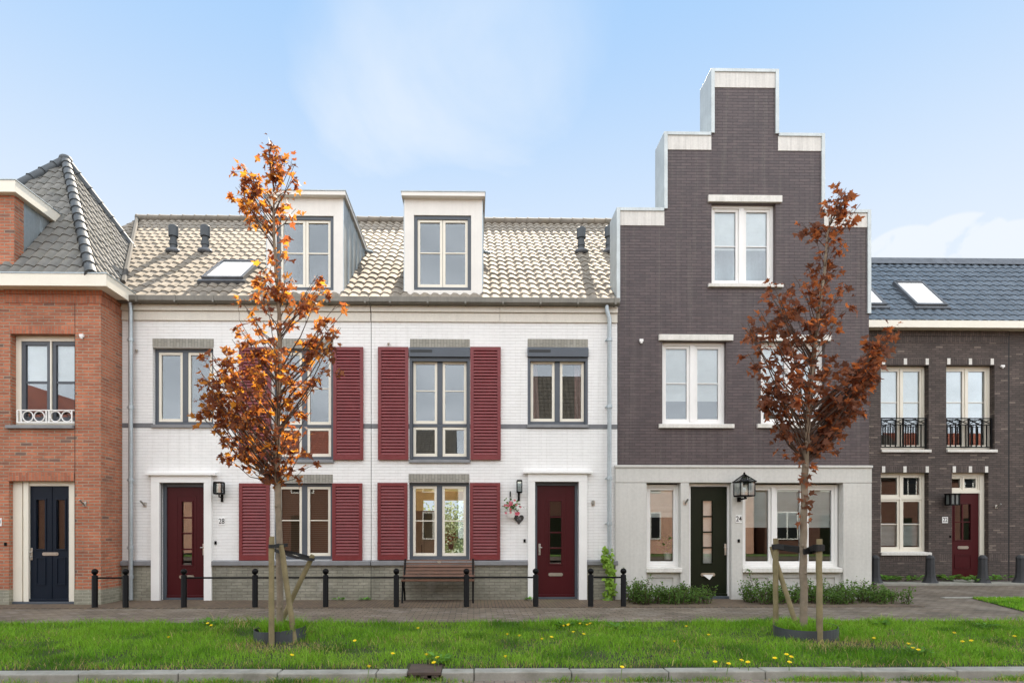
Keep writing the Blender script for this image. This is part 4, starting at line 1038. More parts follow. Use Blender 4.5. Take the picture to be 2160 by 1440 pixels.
# pyramid roof
ey0 = Y30-of+.05; ex1 = -7.40; hr, hl, hb = 2.6, 1.96, 2.4; ez = zf1_; ax = ex1-hr
ad = -ax*F/(CXP-148); hf = ad+CY-ey0; ap = Vector((ax, ey0+hf, CH+(HYP-350)/F*ad+.02)); ex0 = ax-hl; ey1 = ap.y+hb; rise = ap.z-ez; half = hf
mb = MB()
def slope(P0, u, out, inset, ra, rb):
    sl = math.hypot(rise, inset); o = Vector(out); v = (-o*inset+Vector((0, 0, rise))).normalized(); n = (o*rise+Vector((0, 0, inset))).normalized(); S = ra+rb
    tile_sheet(mb, P0, u, v, n, S, sl, .225, .30, .021, .018, lambda q, w: w/sl*ra < q < S-w/sl*rb)
slope((ex0, ey0, ez), (1,0,0), (0,-1,0), hf, hl, hr); slope((ex1, ey0, ez), (0,1,0), (1,0,0), hr, hf, hb)
A = (ex0, ey0, ez-.04); B = (ex1, ey0, ez-.04); C_ = (ex1, ey1, ez-.04); D_ = (ex0, ey1, ez-.04); T = (ap.x, ap.y, ap.z-.06)
for p, q in ((A, B), (B, C_), (C_, D_), (D_, A)): mb.poly([p, q, T])
merge_smooth(mb, 'roof', M['roof_hip'], h30)
dz = Vector((0, 0, .03))
capping(h30, [Vector(B)+dz, ap+dz], .105, .36, 'ridge_dark', 'hip_ridge', .018); capping(h30, [Vector(C_)+dz, ap+dz], .10, .36, 'ridge_dark', 'hip_ridge', .018); capping(h30, [Vector(A)+dz, ap+dz], .10, .36, 'ridge_dark', 'hip_ridge', .018)
mb = MB(); mb.ball(ap+Vector((0, 0, .03)), .15, 12, 8, (1, 1, .75)); mb.build('ridge_cap', M['ridge_dark'], h30, smooth=60)
# valley gutter where the pyramid meets the neighbour's roof
def vpt(y): z = EAVE_Z+.03+(y-EAVE_Y)*math.tan(PITCH); return Vector((ex1-(z-ez)/rise*hr+.03, y, z+.05))
mb = MB(); mb.path([vpt(.5), vpt(3.0), vpt(RIDGE_Y-.05)], .055, 6); mb.build('valley', M['valley'], h30)
# brick fronted dormer at the frame's left edge
yd = Y30+.02; dx1 = X(30, yd); zt = Z(412, yd, 20); zr = Z(381, yd-.1, 20)
mb = MB(); mb.box(XL+.6, dx1, yd, yd+.25, zf1_, zt); dm = mb.build('dormer', M['red_brick'], h30)
yb2 = ey0+(zt-ez)/rise*half
mb = MB(); zl = lambda y: ez+(y-ey0)/half*rise
mb.prismx([(yd+.25, zl(yd+.25)-.3), (yb2+.1, zt-.2), (yb2+.1, zt), (yd+.25, zt)], XL+.7, dx1-.01)
for y in (yd+.75, yd+1.2): mb.box(dx1-.01, dx1+.012, y-.008, y+.008, max(zl(y)-.1, zf1_), zt)
mb.build('cheek', M['zinc'], dm)
mb = MB(); mb.prismx([(yd-.12, zt), (yb2+.30, zt), (yb2+.30, zr), (yd-.12, zr)], XL+.4, dx1+.11); mb.build('dormer_roof', M['cream'], dm, bevel=.006)
mb = MB(); mb.box(XL+.4, dx1+.122, yd-.132, yb2+.32, zr+.001, zr+.022); mb.build('roof_trim', M['zinc'], dm)
room(h30, XL+.1, XE-.1, Y30+.25, 3.5, 2.9, 6.1, M['room']); room(h30, XL+.1, XE-.1, Y30+.25, 3.5, 0, 2.8, M['room_dark'])
# ---------------------------------------------------------------- far side of the street (seen in the window panes)
def opposite(x0, x1, y, eave, ridge, wall, roof, label, gable=False, bright=None):
    h = thing('brick_house', label, 'house', ((x0+x1)/2, y, 0), 'houses across the street')
    mb = MB(); mb.box(x0, x1, y-8, y, 0, eave)
    xm = (x0+x1)/2
    if gable:
        mb.prism([(x0, eave), (x1, eave), (xm, ridge)], y-8, y)
    mb.build('wall', M[wall], h)
    mb = MB()
    if gable:
        for s, xe in ((1, x0), (-1, x1)):
            q = [(xe-s*.2, y+.25, eave-.15), (xm, y+.25, ridge+.15), (xm, y-8.2, ridge+.15), (xe-s*.2, y-8.2, eave-.15)]
            mb.poly(q if s < 0 else q[::-1])
    else:
        L_ = math.hypot(4.2, ridge-eave); v = Vector((0, -4.2, ridge-eave)).normalized(); n = Vector((0, ridge-eave, 4.2)).normalized()
        tile_sheet(mb, (x1, y+.2, eave), (-1,0,0), v, n, x1-x0, L_, .30, .335, .03, .03, None, 4)
        mb.poly([(x0, y+.2, eave-.05), (x0, y-4, ridge-.05), (x1, y-4, ridge-.05), (x1, y+.2, eave-.05)])
        mb.poly([(x0, y-4, ridge), (x0, y-8.2, eave), (x1, y-8.2, eave), (x1, y-4, ridge)])
        for xx in (x0, x1): mb.poly([(xx, y, eave), (xx, y-4, ridge-.1), (xx, y-8, eave)])
    mb.build('roof', M[roof], h)
    mb = MB(); mb.box(x0, x1, y+.02, y+.3, eave-.2, eave); mb.build('gutter', M['cream'], h)
    n = 1 if gable else max(1, int((x1-x0)/2.6))
    for f in ((3.6,) if gable else (0.7, 3.6)):
        for i in range(n):
            a = x0+(x1-x0)*(i+.25)/n; b = x0+(x1-x0)*(i+.75)/n
            if f < 1 and i % 2: mb = MB(); mb.box(a, a+1.0, y-.05, y+.03, 0, 2.4); mb.build('door', M['door_green'], h); continue
            mb = MB(); mb.box(a, b, y, y+.05, f+.2, f+1.9); w = mb.build('window', M['white_paint'], h)
            mb = MB()
            mb.box(a+.08, (a+b)/2-.04, y+.04, y+.06, f+.28, f+1.82); mb.box((a+b)/2+.04, b-.08, y+.04, y+.06, f+.28, f+1.82); mb.build('pane', M['ink'], w)
YO = -24.0
opposite(-32, -22.5, YO+2, 5.6, 10.2, 'brown_brick', 'roof_red', 'brown brick gabled house reflected in the upstairs window above the navy door', True)
opposite(-22, -15.5, YO-2, 5.4, 9.3, 'pink_brick', 'roof_dark', 'pale house reflected in the left upstairs window of number 28')
opposite(-15.3, -9.4, YO-1, 5.6, 8.6, 'brown_brick', 'roof_red', 'brown brick house reflected low in the panes beside the red shutters')
opposite(-9.2, -1.2, YO, 5.4, 8.3, 'brown_brick', 'roof_dark', 'brown brick house reflected in the ground floor window of number 28')
opposite(1.2, 9.5, YO-1, 4.6, 12.3, 'brown_brick', 'roof_dark', 'house with steep grey brown tiled roof reflected in the pane with pink curtains')
opposite(9.7, 17.5, YO, 5.6, 8.8, 'pink_brick', 'roof_red', 'pink brick house with white windows reflected in the wide ground floor window')
opposite(17.7, 34, YO+1, 5.6, 9.3, 'brown_brick', 'roof_dark', 'brown brick house reflected in the windows of number 22')
opposite(34.3, 62, YO, 5.6, 9.6, 'brown_brick', 'roof_red', 'brown brick house reflected in the small panes of the dark red door of number 22')
flat('opposite_lawn', [(-60,-22.0),(60,-22.0),(60,-19.6),(-60,-19.6)], .045, M['verge_far'])
# garden behind house 26, seen through the rooms
flat('garden_lawn', [(-6,8.0),(8,8.0),(8,22),(-6,22)], .0, M['verge_far'])
mb = MB(); mb.box(-6, 8, 20, 20.15, 0, 2.0); tag(mb.build('garden_fence', M['cream'], None, loc=(1, 20, 0)), 'pale garden fence seen through the rooms of number 26', 'fence')

# ---------------------------------------------------------------- street furniture
def bollard():
    t = thing('bollard', 'x', 'bollard', (0,0,0), 'ball topped bollards along the footway')
    MB().lathe([(.058,-.05),(.058,.0),(.052,.012),(.052,.60),(.046,.612),(.03,.618),(.026,.632)], (0,0,0), 20).build('post', M['black_metal'], t, smooth=35)
    MB().ball((0,0,.682), .058, 18, 12).build('ball', M['black_metal'], t, smooth=80)
    return t
BX = [(200, 'black ball topped bollard nearest the left edge, before the red brick corner'), (265, 'black ball topped bollard in front of the left zinc drainpipe'),
      (388, 'black ball topped bollard in front of the red door of number 28'), (538, 'black ball topped bollard just left of the orange tree'),
      (687, 'black ball topped bollard right of the orange tree stakes'), (836, 'black ball topped bollard at the left end of the bench'),
      (984, 'black ball topped bollard at the right end of the bench'), (1130, 'black ball topped bollard before the left jamb of the basket house door'),
      (1246, 'black ball topped bollard between the wine red door and the climbing plant'), (1315, 'black ball topped bollard before the concrete front, beside the low shrub')]
YBOL = -1.22; b0 = bollard(); xs = []
for i, (px, lab) in enumerate(BX):
    x = X(px, YBOL); xs.append(x)
    if i == 0: b0.location = (x, YBOL, 0); b0['label'] = lab
    else: copy_tree(b0, (x, YBOL, 0), lab)
for i, j, lab in ((0, 1, 'short black rail before the red brick corner'), (2, 3, 'thin black rail running across the red door of number 28'), (3, 4, 'thin black rail passing behind the orange tree'), (4, 5, 'thin black rail between the orange tree and the bench'), (5, 6, 'thin black rail in front of the wooden bench'), (6, 7, 'thin black rail from the bench to the wine red door'), (8, 9, 'short black rail crossing the climbing plant')):
    mb = MB(); mb.path([(xs[i]+.05, YBOL, .565), (xs[j]-.05, YBOL, .565)], .017, 8)
    tag(mb.build('rail', M['black_metal'], None, smooth=40, loc=((xs[i]+xs[j])/2, YBOL, 0)), lab, 'rail', 'rails between the bollards')
# stone posts at house 22
def stone_post():
    mb = MB(); n = 8
    mb.lathe([(.20,-.05),(.20,.03),(.165,.08),(.13,.17),(.112,.27),(.102,.66),(.110,.665),(.110,.70),(.085,.74),(.045,.775),(.01,.78)], (0,0,0), 8)
    return mb.build('stone_post', M['stone_dark'], None, bevel=.006)
sp = stone_post(); YS = 3.25
for i, (px, lab) in enumerate(((1846, 'dark stone post touching the edge of the concrete front'), (1962, 'dark stone post below the ground floor window of number 22'), (2073, 'dark stone post before the right jamb of door 22'), (2153, 'dark stone post at the right edge of the photo'))):
    o = sp if i == 0 else copy_tree(sp, (0,0,0))
    o.location = (X(px, YS), YS, .02); o.rotation_euler = (0, 0, .3*i); tag(o, lab, 'post', 'stone posts before number 22')
# bench
bx0, bx1 = X(847, -.3), X(1003, -.3); bt = thing('bench', 'brown slatted wooden bench on black iron legs against the grey plinth', 'bench', ((bx0+bx1)/2, -.35, 0))
mb = MB()
for i, (y, z) in enumerate(((-.58, .435), (-.51, .44), (-.44, .44), (-.37, .435), (-.30, .43))): mb.box(bx0+.02, bx1-.02, y, y+.058, z, z+.022)
mb.build('seat', M['oak'], bt, bevel=.004)
mb = MB()
for i, z in enumerate((.50, .565, .63, .695, .76)):
    y = -.255+.045*i*.9; zz = z; h = .05 if i < 4 else .085
    mb.prismx([(y, zz), (y+.022, zz+.004), (y+.046, zz+h), (y+.024, zz+h)], bx0+.02, bx1-.02)
mb.build('backrest', M['oak'], bt, bevel=.004)
for x in (bx0+.05, bx1-.05):
    mb = MB()
    mb.path([(x, -.62, 0), (x, -.57, .16), (x, -.53, .30), (x, -.55, .43)], .019, 8); mb.path([(x, -.16, 0), (x, -.20, .16), (x, -.29, .30), (x, -.26, .43), (x, -.19, .62), (x, -.06, .86)], .019, 8)
    mb.path([(x, -.56, .425), (x, -.27, .425)], .018, 8); mb.path([(x, -.53, .28), (x, -.40, .35), (x, -.29, .29)], .012, 6)
    mb.build('leg', M['black_metal'], bt, smooth=40)
mb = MB(); xm = (bx0+bx1)/2; mb.lathe([(.045, 0), (.045, .008)], (0,0,0), 14); mb.v = [(xm+v[0], -.072-v[2]-.012, .80+v[1]*.5) for v in mb.v]; mb.build('plate', M['steel'], bt)
# lamps
def carriage_lamp(label, px, py0, py1, pyb, wpx, y=-.0):
    yl = y-.16; x = X(px, yl); z0, z1 = Z(py1, yl, px), Z(py0, yl, px); w = wpx/2*(yl-CY)/F
    t = thing('wall_lamp', label, 'wall lamp', (x, y, Z(pyb, y, px))); mb = MB(); e = .008
    for sx in (-1, 1):
        for sy in (-1, 1): mb.box(x+sx*w-e, x+sx*w+e, yl+sy*w-e, yl+sy*w+e, z0, z1)
    for z in (z0, z1-.02): 
        mb.box(x-w+e, x+w-e, yl-w-e, yl-w+e, z, z+.02); mb.box(x-w+e, x+w-e, yl+w-e, yl+w+e, z, z+.02); mb.box(x-w-e, x-w+e, yl-w+e, yl+w-e, z, z+.02); mb.box(x+w-e, x+w+e, yl-w+e, yl+w-e, z, z+.02)
    mb.box(x-w, x+w, yl-w, yl+w, z0-.012, z0-.001); mb.box(x-w, x+w, yl-w, yl+w, z1+.001, z1+.012)
    mb.build('frame', M['black_metal'], t)
    mb = MB(); zb = Z(pyb, y, px); mb.box(x-.022, x+.022, y-.025, y-.001, zb, z0+.03); mb.path([(x, y-.02, z0-.06), (x, yl, z0-.06), (x, yl, z0-.01)], .013, 8); mb.build('bracket', M['black_metal'], t)
    mb = MB(); mb.box(x-w+e, x+w-e, yl-w+.004, yl-w+.008, z0+.02, z1-.02); mb.box(x-w+e, x+w-e, yl+w-.008, yl+w-.004, z0+.02, z1-.02); mb.box(x-w+.004, x-w+.008, yl-w+e, yl+w-e, z0+.02, z1-.02); mb.box(x+w-.008, x+w-.004, yl-w+e, yl+w-e, z0+.02, z1-.02); mb.build('pane', M['glass_clear'], t)
    mb = MB(); mb.lathe([(.018, 0), (.018, .05), (.03, .07), (.034, .12), (.02, .16)], (x, yl, z0), 10); mb.build('bulb', M['sign'], t, smooth=50)
    return t
carriage_lamp('slim black box lantern between the red door of number 28 and a shutter', 462, 1017, 1041, 1058, 16)
carriage_lamp('slim black box lantern above the hanging flower basket', 1095.5, 1013, 1038, 1056, 10)
def big_lantern():
    px, y = 1570, -.06; yl = y-.24; x = X(px, yl); z0, z1, z2 = Z(1045, yl, px), Z(1016, yl, px), Z(999, yl, px); w = 15.5*(yl-CY)/F
    t = thing('wall_lamp', 'large black lantern with pointed glass roof beside the number 24 plate', 'wall lamp', (x, y, Z(1058, y, px))); mb = MB(); e = .011
    c4 = [(x-w*1.0, yl-w), (x+w, yl-w), (x+w, yl+w), (x-w, yl+w)]; c5 = [(x-w*1.14, yl-w*1.14), (x+w*1.14, yl-w*1.14), (x+w*1.14, yl+w*1.14), (x-w*1.14, yl+w*1.14)]
    for i in range(4):
        a, b = c4[i], c4[(i+1)%4]; mb.path([(*a, z0), (*a, z1)], e, 6); mb.path([(*a, z0), (*b, z0)], e, 6); mb.path([(*c5[i], z1), (*c5[(i+1)%4], z1)], e*1.2, 6); mb.path([(*c5[i], z1), (x, yl, z2)], e, 6)
    mb.ball((x, yl, z2+.015), .022, 10, 6); mb.box(x-w, x+w, yl-w, yl+w, z0-.02, z0-.005)
    mb.build('frame', M['black_metal'], t)
    mb = MB(); zb = Z(1058, y, px); xb = X(1558, y); mb.box(xb-.035, xb+.035, y-.035, y-.001, zb, z0-.02); mb.path([(xb, y-.03, z0-.07), (xb+.05, yl, z0-.05), (x, yl, z0-.02)], .02, 8); mb.build('bracket', M['black_metal'], t)
    mb = MB()
    for i in range(4):
        a, b = c4[i], c4[(i+1)%4]; mb.poly([(*a, z0), (*b, z0), (*b, z1), (*a, z1)]); a, b = c5[i], c5[(i+1)%4]; mb.poly([(*a, z1), (*b, z1), (x, yl, z2)])
    mb.build('pane', M['glass_clear'], t)
    mb = MB(); mb.lathe([(.018, 0), (.018, .06), (.03, .08), (.034, .13), (.02, .17)], (x, yl, z0), 10); mb.build('bulb', M['sign'], t, smooth=50)
big_lantern()
y = Y22; yl = y-.22; x0, x1, z0, z1 = RC(2000, 2018, 1043, 1063, yl); t = thing('wall_lamp', 'black box lamp with grey glass beside the dark red door of number 22', 'wall lamp', ((x0+x1)/2, y, z0))
mb = MB(); xm = x0+(x1-x0)*.52
for x in (x0, xm, x1): mb.box(x-.02, x+.02, yl-.10, yl-.06, z0, z1)
for x in (x0, x1): mb.box(x-.02, x+.02, yl+.06, yl+.10, z0, z1)
mb.box(x0-.03, x1+.03, yl-.11, yl+.11, z1, z1+.035); mb.box(x0-.02, x1+.02, yl-.10, yl+.10, z0-.03, z0); mb.box(x0+.07, x0+.15, yl+.10, y, z0+.05, z1-.05); mb.build('frame', M['black_metal'], t)
mb = MB(); mb.box(x0+.02, x1-.02, yl-.085, yl-.075, z0, z1); mb.box(x0-.005, x0+.005, yl-.06, yl+.06, z0, z1); mb.box(x1-.005, x1+.005, yl-.06, yl+.06, z0, z1); mb.build('pane', M['smoke_pane'], t)

# number plates
def text_mesh(s, size, mat, x, y, z, name, parent, sx=.80, bold=.004):
    cu = bpy.data.curves.new('digits', 'FONT'); cu.body = s; cu.size = size; cu.align_x = 'CENTER'; cu.align_y = 'CENTER'; cu.extrude = .002; cu.offset = bold*size
    o = bpy.data.objects.new('digits', cu); COL.objects.link(o); dg = bpy.context.evaluated_depsgraph_get(); dg.update()
    me = bpy.data.meshes.new_from_object(o.evaluated_get(dg)); bpy.data.objects.remove(o); bpy.data.curves.remove(cu)
    me.transform(Matrix.Translation((x, y, z)) @ Matrix.Rotation(R(90), 4, 'X') @ Matrix.Diagonal((sx, 1, 1, 1)))
    if parent is not None: me.transform(Matrix.Translation(-Vector(parent['_o'])))
    me.materials.clear(); me.materials.append(mat); q = bpy.data.objects.new(name, me); COL.objects.link(q); q.parent = parent; return q
def plate(s, label, q, y, txt='ink', size=.12):
    x0, x1, z0, z1 = RC(*q, y); mb = MB(); mb.box(x0, x1, y-.012, y, z0, z1); t = mb.build('number_plate', M['sign'], None, bevel=.003, loc=((x0+x1)/2, y, (z0+z1)/2)); tag(t, label, 'sign')
    text_mesh(s, (z1-z0)*.98, M[txt], (x0+x1)/2, y-.0145, (z0+z1)/2, 'numerals', t)
plate('28', 'white plate with black number 28 beside a red shutter', (461, 475, 1091, 1107), -.001)
plate('24', 'white plate with black number 24 under the large lantern', (1551.5, 1564.5, 1086, 1102), -.062)
plate('22', 'white plate with black number 22 on dark brick', (1987, 1999, 1089.5, 1102.5), Y22-.001)
plate('30', 'white house number plate cut off by the left edge of the photo', (-13, 4, 1092, 1109), Y30-.001)
# heart shaped plaque 26
y = -.012; cx, cz = X(1094.5, y), Z(1094, y, 1094); hw = .105
pts = []
for i in range(28):
    a = 2*math.pi*i/28; px_ = 16*math.sin(a)**3; pz_ = 13*math.cos(a)-5*math.cos(2*a)-2*math.cos(3*a)-math.cos(4*a); pts.append((cx-px_/16*hw, cz+pz_/17*hw*1.15))
mb = MB(); mb.prism(pts, y-.015, y); pq = mb.build('door_plaque', M['plaque'], None, loc=(cx, y, cz)); tag(pq, 'dark heart shaped plaque reading 26 below the hanging basket', 'sign'); text_mesh('26', .10, M['sill_grey'], cx, y-.018, cz+.01, 'numerals', pq, .85); text_mesh('- -', .05, M['sill_grey'], cx, y-.018, cz-.055, 'lettering', pq, .85)
# flag holders, sensors, door bells
def flagholder(px, py, y, label, s=1):
    x, z = X(px, y), Z(py, y, px); mb = MB(); mb.box(x-.035, x+.035, y-.012, y, z-.05, z+.05); mb.path([(x, y-.01, z-.015), (x-.03*s, y-.12, z+.075)], .020, 10); mb.path([(x, y-.01, z-.05), (x-.012*s, y-.06, z+.02)], .008, 6)
    tag(mb.build('flag_holder', M['steel'], None, smooth=40, loc=(x, y, z)), label, 'flag holder', 'flag holders on the house fronts')
flagholder(179, 1062, Y30, 'steel flag holder on the red brick beside the navy door'); flagholder(306, 1064, 0, 'steel flag holder left of the door numbered 28'); flagholder(1251, 1061, 0, 'steel flag holder right of the wine red door on white brick'); flagholder(1445, 1059, -.06, 'steel flag holder on the concrete pier left of the green door', -1); flagholder(2101, 1068, Y22, 'steel flag holder on dark brick right of door 22', -1)
def sensor(px, py, y, label):
    x, z = X(px, y), Z(py, y, px); mb = MB(); k = (y-CY)/12.5; mb.box(x-.04*k, x+.04*k, y-.05, y, z-.01, z+.05); mb.lathe([(.02, 0), (.028, .02), (.028, .03)], (x, y-.03, z-.045), 10)
    tag(mb.build('outdoor_sensor', M['plastic_white'], None, bevel=.006, loc=(x, y, z)), label, 'sensor')
sensor(174, 711, Y30, 'small white sensor high on the red brick wall'); sensor(1352, 721, 0, 'small white sensor on the dark grey gable wall'); sensor(2113, 774, Y22, 'small white sensor on the dark brown brick wall')
def hook(px, py, y, label):
    x, z = X(px, y), Z(py, y, px); mb = MB(); mb.lathe([(.012, -.03), (.02, 0), (.03, .02), (.03, .03)], (x, y-.035, z), 10); mb.box(x-.006, x+.006, y-.04, y, z+.012, z+.02)
    tag(mb.build('wall_light_socket', M['steel'], None, smooth=40, loc=(x, y, z)), label, 'fitting')
hook(290, 741, 0, 'small metal fitting on white brick right of the left drainpipe'); hook(820, 727, 0, 'small metal fitting above the red shutter left of a roller box')
def bell(px, py, y, label):
    x, z = X(px, y), Z(py, y, px); mb = MB(); mb.box(x-.022, x+.022, y-.016, y, z-.035, z+.035); mb.lathe([(.010, 0), (.010, .006)], (0, 0, 0), 10); n = 20
    mb.v[-n:] = [(x+v[0], y-.018-v[2], z+v[1]) for v in mb.v[-n:]]
    tag(mb.build('door_bell', M['black_metal'], None, loc=(x, y, z)), label, 'door bell')
bell(12, 1147, Y30, 'black door bell on red brick left of the navy door'); bell(455, 1144, 0, 'black door bell right of the door numbered 28'); bell(1106.5, 1140, 0, 'black door bell below the heart shaped plaque'); bell(1558, 1140, -.06, 'black door bell below the number 24 plate'); bell(2004, 1131, Y22, 'black door bell left of door 22')
x0, x1, z0, z1 = RC(1538, 1544, 1137, 1152, .07); mb = MB(); mb.box(x0, x1, .04, .068, z0, z1); mb.lathe([(.014, 0), (.014, .006)], (0,0,0), 12); n = 24; mb.v[-n:] = [((x0+x1)/2+v[0], .038-v[2], z1-.04+v[1]) for v in mb.v[-n:]]
tag(mb.build('intercom', M['brown_box'], None, bevel=.006, loc=((x0+x1)/2, .05, z0)), 'brown intercom box on the white frame of the green door', 'intercom')
# gully in the kerb
a, b = X(863, YK0), X(932, YK0); gt = thing('street_drain', 'rusty iron street drain set into the kerb', 'drain', ((a+b)/2, -6.3, 0))
mb = MB(); mb.box(a, b, YK1+.005, -6.06, -.02, .014); mb.build('lid', M['rust'], gt, bevel=.006)
mb = MB(); mb.box(a, b, YK1+.03, YK1+.05, ZR-.06, -.021)
for q in (0, .33, .66, 1): x = a+(b-a)*q; mb.box(x-.022, x+.022, YK1-.004, YK1+.03, ZR-.06, -.021)
mb.box(a, b, YK1-.004, YK1+.03, -.045, -.021)
mb.build('grate', M['rust'], gt); mb = MB(); mb.box(a+.02, b-.02, YK1+.024, YK1+.029, ZR-.05, -.046); mb.build('opening', M['ink'], gt)
# interior pieces of house 26
tx, ty = X(958, 5), 3.6; t = thing('dining_table', 'wooden dining table inside the bright ground floor room of number 26', 'table', (tx, ty, 0))
mb = MB(); mb.box(tx-.7, tx+.5, ty-.4, ty+.4, .72, .76); mb.build('tabletop', M['oak'], t)
for sx in (-.62, .42):
    for sy in (-.33, .33): mb = MB(); mb.box(tx+sx-.03, tx+sx+.03, ty+sy-.03, ty+sy+.03, 0, .72); mb.build('leg', M['oak'], t)
t = thing('kitchen_cabinet', 'tall warm wooden cabinet inside the left pane of the bench window', 'cabinet', (X(905, 2.5), 2.6, 0)); xx = X(905, 2.5)
mb = MB(); mb.box(xx-.5, xx+.25, 2.3, 2.9, 0, 1.95); mb.build('carcass', M['cab'], t, bevel=.005); mb = MB(); mb.box(xx-.11, xx-.105, 2.28, 2.3, .1, 1.9); mb.box(xx-.17, xx-.155, 2.26, 2.29, .9, 1.1); mb.build('handle', M['black_metal'], t)
# ---------------------------------------------------------------- vegetation
def leaves_mesh(name, pos, nrm, up, size, shape, mat, parent=None, loc=None, fold=.25, col=None):
    """many small leaves in one mesh; shape = outline points (x,y) in leaf units, stalk at origin"""
    S = np.array(shape, float); k = len(S); n = len(pos)
    nrm = nrm/np.linalg.norm(nrm, axis=1, keepdims=True); up = up-nrm*(up*nrm).sum(1, keepdims=True); up /= np.linalg.norm(up, axis=1, keepdims=True)+1e-9
    sx = np.cross(up, nrm)
    P = pos[:, None, :] + size[:, None, None]*(sx[:, None, :]*S[None, :, :1] + up[:, None, :]*S[None, :, 1:2] + nrm[:, None, :]*(np.abs(S[:, 0])*fold - S[:, 1]**2*.18)[None, :, None])
    off = np.array(parent['_o'] if parent is not None else (loc or (0,0,0)))
    V = (P-off).reshape(-1, 3)
    me = bpy.data.meshes.new(name); me.vertices.add(len(V)); me.vertices.foreach_set('co', V.ravel())
    me.loops.add(n*k); me.loops.foreach_set('vertex_index', np.arange(n*k)); me.polygons.add(n)
    me.polygons.foreach_set('loop_start', np.arange(n)*k); me.polygons.foreach_set('loop_total', np.full(n, k))
    me.update(); me.validate()
    if col is not None:
        at = me.color_attributes.new('col', 'FLOAT_COLOR', 'POINT'); c = np.repeat(np.c_[col, np.ones(n)], k, 0); at.data.foreach_set('color', c.ravel())
    else:
        at = me.attributes.new('rnd', 'FLOAT', 'POINT'); at.data.foreach_set('value', np.repeat(rng.random(n), k))
    me.materials.append(mat); o = bpy.data.objects.new(name, me); COL.objects.link(o); o['_o'] = tuple(off)
    if parent is not None: o.parent = parent
    else: o.location = tuple(off)
    return o
MAPLE = [(0,0),(.14,.10),(.46,.02),(.36,.22),(.62,.46),(.34,.50),(.30,.62),(.16,.56),(.14,.80),(0,1.05),(-.14,.80),(-.16,.56),(-.30,.62),(-.34,.50),(-.62,.46),(-.36,.22),(-.46,.02),(-.14,.10)]
OVAL = [(0,0),(.28,.3),(.26,.65),(0,1),(-.26,.65),(-.28,.3)]
def rvec(n): v = rng.normal(size=(n, 3)); return v/np.linalg.norm(v, axis=1, keepdims=True)

